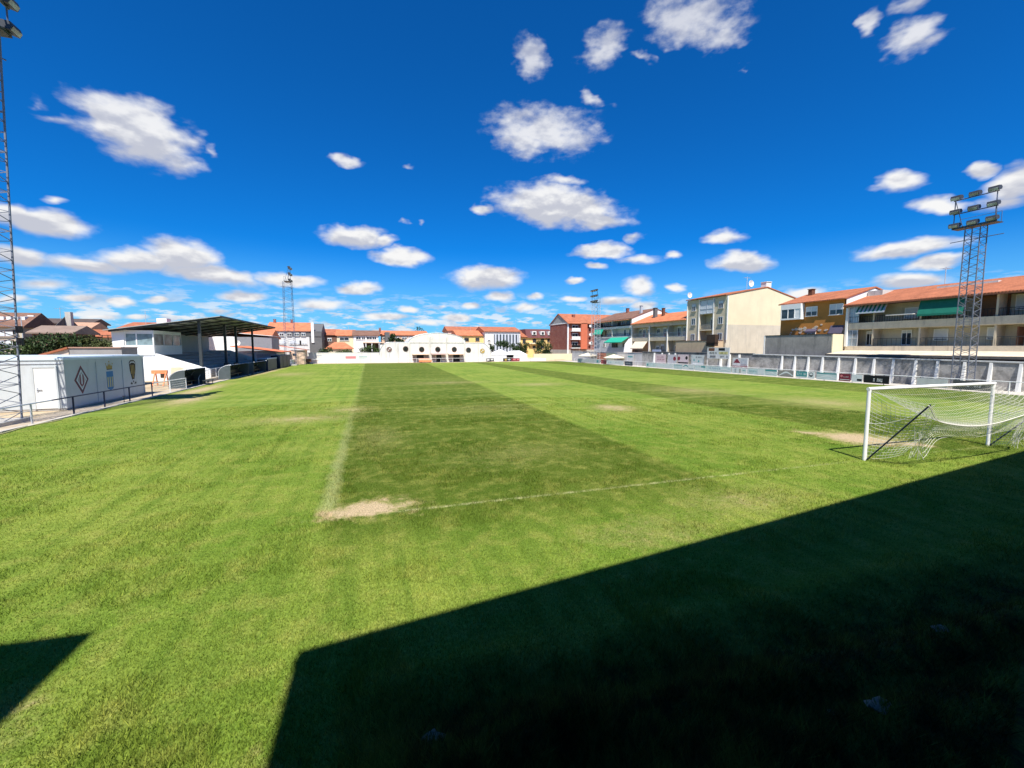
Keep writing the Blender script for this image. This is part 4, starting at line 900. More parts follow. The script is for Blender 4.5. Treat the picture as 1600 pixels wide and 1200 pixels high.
MB().use(brick).box(68, 80, 102.0, 117.0, 0, 10.8).use(whitewash).prism(gable_wall_poly(68, 80, 10.8, 73, 12.6, 10.8, 10.6), 'y', 101.97, 102.1).build('wall', None, b7)
MB().prism(roof_poly(68, 80, 10.82, 73, 12.65, .4, .15), 'y', 101.98, 117.1).build('roof', rust_y, b7)
for y in (105, 109, 113): win(b7, 'x-', 68, y, 4, 1.2, 1.4, .2); win(b7, 'x-', 68, y, 7.5, 1.2, 1.4, .3)

# ================================================================== LEFT SIDE
def pbox(mb, px0, py0, px1, py1, Y, d0, d1):
    """box on a wall at distance Y whose face covers the surveyed rectangle"""
    a = on_y(px0, py1, Y); b = on_y(px1, py0, Y); return mb.box(a.x, b.x, Y - d1, Y - d0, a.z, b.z)
# white cabin with three painted emblems
CX, CY0, CY1 = -17.6, 33.2, 42.9
cb = thing('white_cabin', 'long white panel cabin with three painted emblems on its shaded side, beside the left railing', 'cabin', (-22, 38, 0))
MB().box(-30, CX, CY0, CY1, .12, 3.05).build('wall', panelwhite, cb)
MB().box(-30.05, CX + .05, CY0 - .05, CY1 + .05, 3.05, 3.17).box(-29.9, CX - .15, CY0 + .1, CY1 - .1, 3.17, 3.24).build('roof', mat('pale_blue_white_sheet', (.62, .70, .74), .35, .05, 1), cb)
MB().box(-30, CX - .03, CY0 + .03, CY1, 0, .12).build('plinth', lightconcrete, cb)
mb = MB()
for y in (CY0, CY0 + 3.25, CY0 + 6.5, CY1 - .14): mb.box(CX, CX + .035, y, y + .14, .12, 3.05)
mb.box(CX, CX + .03, CY0 + .14, CY0 + 3.25, 2.86, 3.05); mb.box(CX, CX + .03, CY0 + 3.39, CY0 + 6.5, 2.86, 3.05).box(CX, CX + .03, CY0 + 6.64, CY1 - .14, 2.86, 3.05)
mb.build('panel_frame', panelwhite, cb)
d0 = on_y(54, 600, CY0).x; d1 = on_y(88, 600, CY0).x
fr = MB().box(d0 - .1, d0, CY0 - .05, CY0, .12, 2.6).box(d1, d1 + .1, CY0 - .05, CY0, .12, 2.6).box(d0 - .1, d1 + .1, CY0 - .05, CY0, 2.6, 2.7).build('door_frame', panelwhite, cb)
dr = MB().box(d0, d1, CY0 - .025, CY0 - .002, .14, 2.6).build('door', mat('off_white_door', (.74, .74, .70), .4, .04), cb)
MB().box(d0 + .10, d0 + .16, CY0 - .05, CY0 - .026, 1.15, 1.42).box(d0 + .10, d0 + .34, CY0 - .09, CY0 - .055, 1.28, 1.32).box(d0 + .11, d0 + .15, CY0 - .06, CY0 - .045, 1.28, 1.32).build('handle', galv, dr)
MB().box(-30, d1 + .3, CY0 - .04, CY0 - .002, 2.82, 2.86).build('trim', galv, cb)
EX = CX + .002
def flat(mb, poly, m, k): mb.use(m).prism(poly, 'x', EX, EX + .004 + .003 * k); return mb
yc = 34.85
def dia(r_, h, z): return [(yc - r_, z), (yc, z + h), (yc + r_, z), (yc, z - h)]
mb = MB(); flat(mb, dia(.72, .92, 1.75), maroon, 0); flat(mb, dia(.62, .79, 1.75), greywall, 1); flat(mb, dia(.52, .66, 1.75), white, 2); flat(mb, dia(.44, .56, 1.75), mat('emblem_grey', (.45, .43, .40), .7, .1), 3)
mb.use(maroon); k = .02
mb.box(EX, EX + k, yc - .20, yc - .11, 1.55, 2.08).box(EX, EX + k, yc + .11, yc + .20, 1.55, 2.08).prism([(yc + .155 + .0 + math.cos(a) * r_ - .155, 1.55 + math.sin(a) * r_) for a, r_ in [(math.pi + math.pi * i / 8, .20) for i in range(9)] + [(2 * math.pi - math.pi * i / 8, .11) for i in range(9)]], 'x', EX, EX + k)
mb.use(white).box(EX, EX + k, yc - .03, yc + .03, 1.42, 2.1); mb.build('diamond_emblem', None, cb)
yc = 38.05
mb = MB(); sh = [(yc - .42, 2.12), (yc + .42, 2.12), (yc + .42, 1.0), (yc + .3, .86), (yc, .78), (yc - .3, .86), (yc - .42, 1.0)]
flat(mb, sh, blue, 0); mb.use(paleyellow)
for q in (-.27, 0, .27): mb.box(EX, EX + .009, yc + q - .07, yc + q + .07, 1.0, 1.72)
mb.use(gold).prism([(yc - .33, 2.24), (yc + .33, 2.24), (yc + .40, 2.62), (yc + .22, 2.44), (yc + .12, 2.72), (yc, 2.50), (yc - .12, 2.72), (yc - .22, 2.44), (yc - .40, 2.62)], 'x', EX, EX + .006)
mb.disc((EX, yc, 2.80), .06, 'x', .014).disc((EX, yc + .40, 2.66), .05, 'x', .014).disc((EX, yc - .40, 2.66), .05, 'x', .014).box(EX, EX + .006, yc - .02, yc + .02, 2.8, 2.98).box(EX, EX + .006, yc - .06, yc + .06, 2.9, 2.94)
mb.use(darkbrown).box(EX, EX + .009, yc - .33, yc + .33, 2.24, 2.29); mb.build('crowned_shield_emblem', None, cb)
yc = 41.2
mb = MB(); flat(mb, [(yc - .48, 2.66), (yc - .25, 2.82), (yc + .25, 2.82), (yc + .48, 2.66), (yc + .42, 2.05), (yc + .14, 1.25), (yc - .14, 1.25), (yc - .42, 2.05)], darkbrown, 0)
mb.use(gold)
for q in (-.20, 0, .20): mb.box(EX, EX + .008, yc + q - .05, yc + q + .05, 1.45 if q == 0 else 1.75, 2.45)
mb.use(offwhite).prism([(yc - .40, 2.6), (yc - .22, 2.72), (yc + .22, 2.72), (yc + .40, 2.6), (yc + .36, 2.52), (yc + .2, 2.62), (yc - .2, 2.62), (yc - .36, 2.52)], 'x', EX, EX + .010)
mb.use(offwhite).disc((EX, yc, 1.15), .20, 'x', .02); mb.use(black).disc((EX, yc, 1.15), .08, 'x', .026)
for q in (-.34, -.18, .18, .34): mb.use(black).prism([(yc + q - .09, 1.02), (yc + q + .02, 1.14), (yc + q + .09, 1.03), (yc + q - .01, .93)], 'x', EX, EX + .009)
mb.use(offwhite).box(EX, EX + .006, yc - .44, yc + .44, .88, .92); mb.build('striped_shield_emblem', None, cb)

# railings
rl = thing('touchline_railing', 'dark navy tubular railing in front of the white cabin', 'railing', (-16.2, 34, 0))
MB().tube((-16.2, 29.4, 1.0), (-16.2, 40.9, 1.0), .035, 6).build('top_rail', navy, rl)
for y in (31.15, 34.2, 37.25, 40.6): MB().tube((-16.2, y, 0), (-16.2, y, 1.0), .045, 6).build('post', navy, rl)
MB().tube((-16.2, 36.5, 0), (-16.2, 36.5, .45), .02, 5).tube((-16.3, 36.5, .45), (-16.1, 36.5, .45), .02, 5).build('tap', black, rl)
rl = thing('touchline_railing', 'pale steel railing at the left edge under the near floodlight tower', 'railing', (-16.2, 25, 0))
MB().tube((-16.2, 20, 1.0), (-16.2, 29.4, 1.0), .035, 6).build('top_rail', galv, rl)
for y in (21.9, 24.9, 27.9): MB().tube((-16.2, y, 0), (-16.2, y, 1.0), .045, 6).build('post', galv, rl)
for z in (.35, .65): MB().tube((-16.2, 20, z), (-16.2, 27.9, z), .012, 5).build('wire', galv, rl)
rl = thing('touchline_railing', 'white wire railing between the cabin and the first curved dugout', 'railing', (-16.15, 44, 0))
MB().tube((-16.2, 40.9, 1.0), (-15.95, 46.5, 1.0), .035, 6).build('top_rail', white, rl)
for x, y in ((-16.12, 43.6), (-15.95, 46.5)): MB().tube((x, y, 0), (x, y, 1.0), .04, 6).build('post', white, rl)
for z in (.2, .4, .6, .8): MB().tube((-16.2, 40.9, z), (-15.95, 46.5, z), .012, 5).build('wire', white, rl)
rl = thing('railing', 'white and grey railing in front of the covered stand', 'railing', (-17, 68, 0))
MB().path([(-16.6, 51.6, .7), (-16.9, 53.6, 1.25), (-17.1, 58, 1.35), (-17.1, 76, 1.35)], .035, 6).build('top_rail', galv, rl)
for y in (51.6, 53.6, 56, 58.5, 61, 64, 67, 70, 73, 76): MB().tube((-17.05 if y > 52 else -16.6, y, .0), (-17.05 if y > 52 else -16.6, y, 1.35 if y > 53 else .7), .035, 6).build('post', white if y < 59 else galv, rl)
for z in (.45, .7, .95, 1.15): MB().tube((-17.05, 53.6, z), (-17.1, 76, z), .014, 5).build('wire', galv, rl)
tag(MB().box(-17.3, -16.9, 53.8, 76, -.02, .32).build('low_wall', parapet), 'low rough concrete wall along the foot of the covered stand', 'wall')

# covered stand
YS0, YS1, XB = 60.5, 90.5, -27.2
st = thing('covered_stand', 'covered football stand with a sloping dark steel roof and stepped seating', 'stand', (-22, 75, 0))
mb = MB().use(mat('stand_back_wall', (.46, .47, .44), .9, .08, .8)).box(XB - .3, XB, YS0, YS1, 0, 5.7)
mb.use(white).prism([(XB, 0), (-18.2, 0), (-18.2, 1.15), (-24.0, 3.25), (XB, 3.25)], 'y', YS0, YS0 + .35)
mb.use(white).prism([(XB, 0), (-18.2, 0), (-18.2, 1.15), (-24.0, 3.25), (XB, 3.25)], 'y', YS1 - .35, YS1)
mb.use(white).prism([(XB - .2, 3.2), (XB + .7, 3.2), (XB + .95, 5.75), (XB - .3, 5.6)], 'y', YS0 - .15, YS0 + .1)
mb.build('wall', None, st)
mb = MB().use(mat('grey_concrete_steps', (.34, .34, .32), .9, .15, 1))  # even mid-grey concrete
for k in range(6): mb.box(XB, -18.6 - k * 1.35, YS0 + .35, YS1 - .35, .0 + .004 * k, 1.1 + .38 * k)
mb.build('seating_steps', None, st)
pb = MB().use(white).box(XB + .8, -23.6, YS0 - .1, 68.2, 2.9, 4.05).use(white).box(XB + .8, -23.6, YS0 - .08, 68.15, 5.35, 5.75)
for x in (XB + .85, -25.3, -23.72): pb.box(x, x + .12, YS0 - .08, YS0 + .05, 4.05, 5.35)
for y in (63, 65.6, 68.0): pb.box(-23.75, -23.6, y, y + .12, 4.05, 5.35)
pbo = pb.build('press_box', None, st); MB().box(XB + .95, -23.66, YS0 - .02, 68.1, 4.05, 5.35).build('pane', glass_mat('press_box_glass', (.14, .19, .20), .15), pbo)
MB().box(XB, XB + .02, 71.6, 71.85, 3.6, 4.95).box(XB, XB + .02, 73.0, 73.25, 3.6, 4.95).box(XB, XB + .02, 71.85, 73.0, 3.6, 3.82).build('letter_u', white, st)
MB().box(XB, XB + .02, 74.6, 74.85, 3.6, 4.95).box(XB, XB + .02, 74.85, 76.0, 3.6, 3.82).box(XB, XB + .02, 74.85, 75.7, 4.2, 4.4).box(XB, XB + .02, 74.85, 76.0, 4.74, 4.95).build('letter_e', white, st)
XF, ZF, ZB = -16.6, 7.45, 5.78; sl_ = (ZF - ZB) / (XF - XB)
rz = lambda x: ZB + (x - XB) * sl_
rf = MB().prism([(XB - .7, rz(XB - .7)), (XF, ZF), (XF, ZF + .07), (XB - .7, rz(XB - .7) + .07)], 'y', YS0 - .9, YS1 + .3).build('roof', mat('grey_corrugated_sheet', (.36, .38, .37), .6, .15, 2), st)
mb = MB()
for k in range(7):
    y = YS0 - .6 + k * (YS1 - YS0 + .6) / 6; mb.prism([(XB - .3, rz(XB - .3) - .22), (XF + .1, ZF - .16), (XF + .1, ZF - .002), (XB - .3, rz(XB - .3) - .002)], 'y', y - .07, y + .07)
for k in range(9):
    x = XB + .3 + k * 1.3; mb.box(x - .04, x + .04, YS0 - .8, YS1 + .25, rz(x) - .12, rz(x) - .004)
mb.box(XF - .02, XF + .03, YS0 - .9, YS1 + .3, ZF - .12, ZF + .1); mb.build('roof_frame', darkmetal, rf)
for y in (59.9 + .8, 70.2, 75.4, 85.2): MB().box(-19.28, -19.0, y - .14, y + .14, 0, rz(-19.1) - .1).build('column', darkmetal, st)
MB().use(white).prism([(-26.5, 0), (-18.9, 0), (-18.9, 1.05), (-26.5, 1.5)], 'y', YS0 - 1.6, YS0 - .01).build('side_store', mat('store_wall', (.66, .65, .62), .85, .06, 1), st)
for x0 in (-22.6, -20.6): MB().box(x0, x0 + .5, YS0 - 1.64, YS0 - 1.6, .35, .95).build('vent_window', darkbrown, st)
MB().box(-19.4, -19.0, 70, 70.8, .2, 1.6).box(-19.4, -19.0, 74.6, 75.1, .2, 1.5).build('bin', darkmetal, st)['kind'] = 'stuff'
# bits standing between cabin and stand
ob = thing('orange_trestle', 'orange painted trestle standing before the white end wall of the stand', 'trestle', (-19.7, 51.3, 0))
for dx_ in (0, .9): MB().tube((-20.2 + dx_, 50.7, 0), (-20.1 + dx_, 51.3, 1.5), .06, 4).build('leg', orangecloth, ob); MB().tube((-20.2 + dx_, 51.9, 0), (-20.1 + dx_, 51.33, 1.5), .06, 4).build('leg', orangecloth, ob)
MB().box(-20.4, -19.1, 51.2, 51.42, 1.2, 1.55).build('board', orangecloth, ob)
tag(MB().prism([(-19.5, 0), (-18.2, 0), (-18.2, 1.5), (-18.7, 1.75), (-19.5, 1.75)], 'y', 53.2, 53.45).build('screen_wall', cream), 'short cream screen wall beside the orange trestle', 'wall')

def dugout(y0, y1, label, x=-17.6, depth=1.35, h=1.72, seats=True):
    r = thing('dugout', label, 'dugout', (x + depth / 2, (y0 + y1) / 2, 0), 'dugouts along the left touchline')
    arc = [(x + depth * (1 - math.cos(a)), h * .45 + h * .55 * math.sin(a)) for a in [i / 9 * math.pi * .5 for i in range(10)]]
    pts = [(x, 0)] + arc; inn = [(p[0] + .04, p[1] - .04 if i else p[1]) for i, p in enumerate(pts)]
    gm_ = mat('smoky_polycarbonate', (.05, .06, .06), .25, .15, 2, spec=.5)
    MB().prism(pts + inn[::-1], 'y', y0, y1).build('shell', gm_, r)
    for y in (y0, y1): MB().prism([(x + .02, 0), (x + depth * .95, .0), (x + depth * .98, h * .98)] + [(p[0] + .02, p[1] - .02) for p in arc[::-1]], 'y', y - .015, y + .015).build('side_panel', mat('smoky_side_panel', (.085, .105, .11), .3, .15, 2), r)
    n = max(2, int((y1 - y0) / 1.6)) + 1
    for k in range(n):
        y = y0 + (y1 - y0) * k / (n - 1); mb = MB(); q = [Vector((p[0] + .06, y, p[1] + .0)) for p in pts]; mb.path(q, .03, 5); mb.build('rib', galv if k in (0, n - 1) else darkmetal, r)
    if seats:
        MB().box(x + .25, x + .7, y0 + .15, y1 - .15, .42, .5).box(x + .2, x + .25, y0 + .15, y1 - .15, .5, .95).box(x + .3, x + .36, y0 + .3, y0 + .36, 0, .42).box(x + .3, x + .36, y1 - .36, y1 - .3, 0, .42).build('bench', black, r)
    return r
dugout(47.3, 52.6, 'near curved smoky dugout right after the white wire railing')
dugout(58.5, 66.5, 'middle curved smoky dugout in front of the stand columns', -16.9)
dugout(68.5, 76.0, 'far curved smoky dugout just before the dark blue box', -16.7)
tag(MB().box(-16.0, -15.5, 50.6, 52.4, .42, .48).box(-15.95, -15.9, 50.7, 50.75, 0, .42).box(-15.6, -15.55, 52.2, 52.25, 0, .42).box(-15.95, -15.9, 52.2, 52.25, 0, .42).box(-15.6, -15.55, 50.7, 50.75, 0, .42).build('bench', darkmetal), 'small dark bench beside the near curved dugout', 'bench')
bb = thing('storage_container', 'dark navy storage box with a pale lid at the far end of the stand', 'container', (-16, 82, 0))
MB().box(-16.9, -15.4, 77.5, 84.4, 0, 1.85).build('body', mat('dark_navy_sheet', (.02, .035, .075), .5, .15, 2), bb); MB().box(-16.95, -15.35, 77.4, 84.5, 1.85, 2.0).build('lid', mat('pale_blue_lid', (.35, .42, .52), .5, .1), bb)
bb = thing('storage_container', 'taller blackish navy storage box without a lid, next to the pale-lidded one', 'container', (-15.8, 92, 0))
MB().box(-16.7, -15.2, 86.5, 96.5, 0, 2.3).build('body', mat('black_navy_sheet', (.014, .022, .045), .5, .15, 2), bb); MB().box(-15.2, -15.16, 89, 89.1, .1, 2.2).box(-15.2, -15.16, 93, 93.1, .1, 2.2).build('door_seam', black, bb)
hs = MB().path([Vector((-15.6 + .12 * math.sin(k * .9) + (.3 if k < 6 else .0) * math.sin(k), 20 + k * .55, .03)) for k in range(17)], .025, 6)
tag(hs.build('hose', paleyellow), 'pale yellow hose lying along the lawn edge at the left', 'hose')

# ================================================================== FAR END
pw = thing('end_wall', 'low white wall with painted adverts behind the far goal line on the left', 'wall', (-6, 109.5, 0))
MB().box(-13.8, 2.6, 109.3, 109.6, 0, 2.45).build('wall_panel', mat('end_wall_plaster', (.74, .71, .64), .9, .09, .6, stain=.3, stain_col=(.4, .38, .34)), pw)
MB().box(-13.85, 2.6, 109.25, 109.65, 2.45, 2.53).build('coping', offwhite, pw)
mb = MB(); pbox(mb.use(pinkred), 540, 556.5, 556, 560.5, 109.3, 0, .02); pbox(mb.use(td), 561, 557, 574, 558.2, 109.3, 0, .02); pbox(mb.use(td), 560, 560.2, 572, 561.2, 109.3, 0, .02); pbox(mb.use(galv), 495, 555, 503, 556, 109.3, 0, .02); pbox(mb.use(galv), 488, 556.4, 494, 557, 109.3, 0, .02)
mb.build('painted_advert', None, pw)
# hall with the stepped, arched white front
hall = thing('arched_hall', 'white arched hall with round windows facing the far end of the pitch', 'building', (16.5, 109, 0))
YH = 109.0
pro = [(2.3, 0), (2.35, 1.9)] + [(4.6 - 2.2 * math.cos(a), 1.9 + 3.05 * math.sin(a)) for a in [math.pi / 2 * i / 6 for i in range(1, 7)]] + [(9.4, 4.95)]
cx_, hw, = 16.5, 7.1
pro += [(cx_ - hw * math.cos(a), 4.95 + 2.35 * math.sin(a) ** .85) for a in [math.pi * i / 18 for i in range(1, 18)]] + [(23.6, 4.9), (27.3, 4.9)] + [(27.6 + 2.9 * math.sin(a), 1.6 + 3.3 * math.cos(a)) for a in [math.pi / 2 * i / 7 for i in range(1, 8)]] + [(30.5, 0)]
hallp = mat('hall_plaster', (.74, .705, .64), .9, .09, .5, stain=.35, stain_col=(.38, .35, .30))
MB().use(hallp).prism(pro, 'y', YH, YH + .35).box(2.6, 30.2, YH + .35, YH + 14, 0, 4.4).build('wall', None, hall)
MB().prism([(9.4, 4.4)] + [(cx_ - hw * math.cos(a), 4.9 + 2.2 * math.sin(a) ** .85) for a in [math.pi * i / 18 for i in range(0, 19)]] + [(23.6, 4.4)], 'y', YH + .36, YH + 14).build('roof', offwhite, hall)
ed = MB(); ep = pro[1:-1]
for p, q in zip(ep, ep[1:]): ed.tube((p[0], YH - .02, p[1]), (q[0], YH - .02, q[1]), .06, 5)
ed.build('coping', galv, hall)
mb = MB()
for x in (9.5, 14.5, 18.7, 23.4): mb.box(x - .16, x + .16, YH - .14, YH, 0, 6.4 if 10 < x < 23 else 4.9)
for x in (3.9, 6.8, 27.0): mb.box(x - .1, x + .1, YH - .08, YH, 0, 4.7)
mb.box(9.7, 23.2, YH - .08, YH, 4.85, 5.0).build('pilaster', mat('pilaster_plaster', (.64, .605, .54), .9, .1, .6, stain=.3), hall)['kind'] = 'stuff'
for x, z in ((8.6, 3.38), (12.5, 3.22), (16.5, 3.22), (20.7, 3.2), (24.4, 3.05)):
    o = MB().disc((x, YH - .04, z), .66, 'y', .12, 24).build('window', stackgrey, hall); MB().disc((x, YH - .10, z), .56, 'y', .08, 24).build('pane', glass_mat('round_window_dark', (.02, .022, .02), .2), o)
for x, z, m_ in ((4.7, 3.22, brickbrown), (28.1, 2.8, gold)):
    mb = MB().use(offwhite).disc((x, YH - .02, z), .72, 'y', .06, 24).use(m_).disc((x, YH - .05, z), .62, 'y', .06, 20)
    mb.use(offwhite).box(x - .05, x + .3, YH - .09, YH - .08, z + .05, z + .35).box(x - .35, x - .1, YH - .09, YH - .08, z - .3, z - .05).use(galv).box(x - .05, x + .05, YH - .06, YH, z - 2.2, z - .7); mb.build('round_emblem', None, hall)
for x in (8.6, 24.4): MB().prism([(x - 1.15, 0), (x + 1.15, 0), (x + 1.15, 1.7), (x, 2.25), (x - 1.15, 1.7)], 'y', YH - .10, YH).box(x + .15, x + .4, YH - .12, YH - .1, .3, .9).build('porch_relief', hallp, hall)
for x0, x1, m_ in ((10.1, 14.2, pinkwall), (14.8, 18.4, mat('dusty_pink', (.50, .33, .29), .9, .1)), (19.0, 23.0, pinkwall)):
    o = MB().prism([(YH - .02, 2.30), (YH - 1.5, 2.02), (YH - 1.5, 1.92), (YH - .02, 2.2)], 'x', x0, x1).build('canopy', m_, hall)
for x0, x1 in ((11.2, 13.0), (16.1, 17.4), (20.4, 22.1)): MB().box(x0, x1, YH - .05, YH - .002, .05 if x0 > 15 else .95, 1.9).build('doorway', black, hall)
for x0, x1 in ((10.2, 11.1), (13.1, 14.1), (14.9, 15.9), (17.5, 18.3), (19.1, 20.3), (22.2, 22.95)): MB().box(x0, x1, YH - .04, YH - .002, .5, 1.85).build('panel', mat('dusty_pink_panel', (.42, .34, .32), .9, .15, 2), hall)
rl = thing('railing', 'white pipe railing in front of the arched hall', 'railing', (14, 107.6, 0))
MB().tube((-13, 107.6, 1.0), (44, 107.6, 1.0), .035, 6).build('top_rail', white, rl)
for k in range(20): MB().tube((-13 + k * 3, 107.6, 0), (-13 + k * 3, 107.6, 1.0), .03, 5).build('post', white, rl)
sk = thing('orange_skip', 'orange equipment trolley standing before the doors of the arched hall', 'trolley', (13.2, 106.8, 0))
MB().box(11.6, 14.6, 106.4, 107.2, .15, .62).build('bin', orangecloth, sk); MB().box(11.5, 14.3, 107.1, 107.2, .62, 1.05).build('back_panel', pinkwall, sk)
for x in (12.0, 14.2): MB().disc((x, 106.38, .12), .12, 'y', .05, 12).build('wheel', black, sk)
def fboard(px0, px1, py0, py1, m, label, Y=108.6, mk=None):
    a = on_y(px0, py1, Y); b = on_y(px1, py0, Y); r = thing('advertising_board', label, 'advertising board', ((a.x + b.x) / 2, Y, max(0, a.z)), 'boards along the far end')
    MB().box(a.x, b.x, Y - .02, Y + .02, max(0, a.z), b.z).build('panel', m, r)
    if mk:
        mb = MB()
        for (m2, u0, u1, v0, v1) in mk: mb.use(m2).box(a.x + (b.x - a.x) * u0, a.x + (b.x - a.x) * u1, Y - .03, Y - .02, max(0, a.z) + (b.z - max(0, a.z)) * v0, max(0, a.z) + (b.z - max(0, a.z)) * v1)
        mb.build('printed_design', None, r)
fboard(760, 772, 560, 564.6, black, 'small black board with pale print, first right of the arched hall', mk=[(wt, .1, .4, .3, .7), (wt, .55, .9, .4, .7)])
fboard(773, 785, 560, 564.6, white, 'plain white board between two dark boards at the far end')
fboard(786, 799, 559.6, 564.4, black, 'black board with a yellow patch beside the red far end board', mk=[(gold, .2, .45, .2, .8), (galv, .55, .9, .4, .7)])
fboard(799.3, 812, 559.6, 564.3, maroon, 'dark red board at the far end beside the black and yellow one', mk=[(pinkred, .2, .5, .4, .7), (pinkred, .65, .9, .4, .7)])
fboard(814, 826, 559.8, 564.2, white, 'white far end board right of the dark red one', mk=[(galv, .2, .8, .4, .6)])
fboard(827, 853, 559.8, 564.2, white, 'wide white far end board nearest the right corner', mk=[(galv, .05, .1, 0, 1), (galv, .5, .54, 0, 1)])
for (xx, yy, h, rx, lb) in ((34.8, 117, 5.4, 3.0, 'leftmost of three dark round trees right of the arched hall'), (41.5, 118, 5.0, 3.2, 'middle of three dark round trees before the white striped building'), (48.2, 118, 5.6, 3.3, 'rightmost of three dark round trees, before the yellow house')):
    plant('round_tree', lb, 'tree', xx, yy, h, rx, rx * .8, foil, 2600, .2, .2, 'round trees behind the far end')
for px, w_, h, lb in ((782, 3.4, 2.6, 'pointed white marquee below the leftmost dark round tree'), (806, 3.0, 2.2, 'flat-topped white marquee before the middle dark round tree')):
    p = on_y(px, 560, 112); r = thing('marquee', lb, 'marquee', (p.x, 112, 0), 'white marquees at the far end')
    x = p.x; MB().box(x - w_, x + w_, 111, 114, 0, 1.7).build('wall', white, r)
    rw = .05 if px < 800 else 1.3
    MB().add([(x - w_ - .1, 110.9, 1.7), (x + w_ + .1, 110.9, 1.7), (x + w_ + .1, 114.1, 1.7), (x - w_ - .1, 114.1, 1.7), (x - rw, 112.4, h + .6), (x + rw, 112.4, h + .6), (x + rw, 112.6, h + .6), (x - rw, 112.6, h + .6)], [(0, 1, 5, 4), (1, 2, 6, 5), (2, 3, 7, 6), (3, 0, 4, 7), (4, 5, 6, 7), (3, 2, 1, 0)]).build('roof', white, r)
tag(MB().box(44, 60, 113, 113.3, 0, 1.9).box(50.5, 53.5, 112.95, 113, .2, 1.2).build('boundary_wall', cream), 'low cream boundary wall below the yellow house', 'wall')

# houses beyond the far end; fronts surveyed at their distance Y
def house(label, Y, px0, px1, pyb, pyt, depth, m, roof=None, name='house', overhang=.4, hip=0., zr=None):
    """box-shaped house; roof = (pixel height of ridge, tile material); ridge runs along X"""
    a = on_y(px0, pyb, Y); b = on_y(px1, pyt, Y); r = thing(name, label, 'house', ((a.x + b.x) / 2, Y, 0), 'houses beyond the far end')
    x0, x1, z1 = a.x, b.x, b.z
    MB().box(x0, x1, Y, Y + depth, 0, z1).build('wall', m, r)
    if roof:
        zr = on_y((px0 + px1) / 2, roof[0], Y + depth * .5).z; ym = Y + depth * .5; o = overhang; t_ = .15; zz = z1 + .02; i = hip
        V = [(x0 - o, Y - o, zz), (x1 + o, Y - o, zz), (x1 + o, Y + depth + o, zz), (x0 - o, Y + depth + o, zz), (x0 - o + i, ym, zr), (x1 + o - i, ym, zr)]
        V2 = [(v[0], v[1], v[2] + t_) for v in V]
        F_ = [(6, 7, 11, 10), (8, 9, 10, 11), (7, 8, 11), (9, 6, 10), (0, 1, 7, 6), (1, 2, 8, 7), (2, 3, 9, 8), (3, 0, 6, 9), (3, 2, 1, 0)]
        ro = MB().add(V + V2, F_).build('roof', roof[1], r); r['ridge'] = zr
        if i == 0: MB().prism([(Y, z1), (Y + depth, z1), (ym, zr - .03)], 'x', x0 + .01, x0 + .25).prism([(Y, z1), (Y + depth, z1), (ym, zr - .03)], 'x', x1 - .25, x1 - .01).build('gable', m, r)
        return r, ro
    return r, None
def hwin(r, Y, px, py0, py1, w_, blind=0., fr=None, mull=1, name='window'):
    a = on_y(px, py1, Y); b = on_y(px, py0, Y); return win(r, 'y-', Y, a.x, a.z, w_, b.z - a.z, blind, fr, mull, True, None, name)
hw_, ro = house('wide pale house with a bright orange roof behind the far left tower', 132, 418, 483, 552, 518, 13, offwhite, (504.5, orange_x))
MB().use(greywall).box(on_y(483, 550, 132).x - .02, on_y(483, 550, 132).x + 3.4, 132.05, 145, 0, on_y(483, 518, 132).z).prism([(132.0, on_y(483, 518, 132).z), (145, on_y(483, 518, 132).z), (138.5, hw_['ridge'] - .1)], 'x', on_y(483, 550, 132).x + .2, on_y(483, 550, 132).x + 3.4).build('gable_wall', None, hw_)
xw = on_y(488, 510, 131.9).x; MB().box(xw - .35, xw + .35, 131.8, 132.04, 5.0, 10.6).build('chimney_stack', white, hw_)
MB().box(on_y(424, 1, 132).x, on_y(482, 1, 132).x, 131.9, 132.0, on_y(450, 525.5, 132).z, on_y(450, 519, 132).z).build('gallery_shade_panel', greywall, hw_)  # flat dark panel, paints the gallery's shade onto the wall
for px in (428, 440, 452, 464, 474): hwin(hw_, 131.9, px, 520, 525, 1.1, .2)
for px, w_ in ((436, 3.4), (462, 3.0), (474, 2.0)): hwin(hw_, 132, px, 532, 538.5, w_, .85, None, 2)
for px in (428, 455): chimney(ro, on_y(px, 505, 137).x, 138.2, hw_['ridge'] - .6, hw_['ridge'] + .8, brick, .6)
h2, ro = house('brown brick house with a pink red gabled roof right of the wide orange-roofed house', 140, 499, 527, 550, 524, 12, brickbrown, (515, rust_x)); hwin(h2, 140, 503, 527, 531, 1.6, .2); hwin(h2, 140, 503, 536, 541, 1.6, .2); hwin(h2, 140, 515, 528, 533, 1.2, .3)
h3, ro = house('cream house with a small orange roof right of the brown brick house', 138, 527, 553, 550, 525, 10, cream, (516, orange_x)); hwin(h3, 138, 538, 527, 532, 2.6, .1)
h4, ro = house('low house with a bright orange hipped roof behind the white end wall', 122, 510, 549, 552, 545.5, 7, cream, (535.5, orange_x), hip=2.2)
h5, ro = house('white two-storey house with a brown roof and shaded verandas', 134, 553, 591, 552, 525, 10, white, (517, brown_x))
for px, w_ in ((560, 1.4), (568, 1.0), (577, 1.6), (585, 1.2)): hwin(h5, 134, px, 523.5 + 2.5, 530.5, w_, .1)
MB().box(on_y(551, 1, 134).x, on_y(588, 1, 134).x, 131.5, 134, 5.0, 5.25).build('balcony_slab', pinkwall, h5); MB().box(on_y(553, 1, 134).x, on_y(588, 1, 134).x, 133.9, 134, 1.2, 4.9).build('veranda_shade_panel', darkbrown, h5)  # dark sheet on the wall paints the shade under the balcony slab
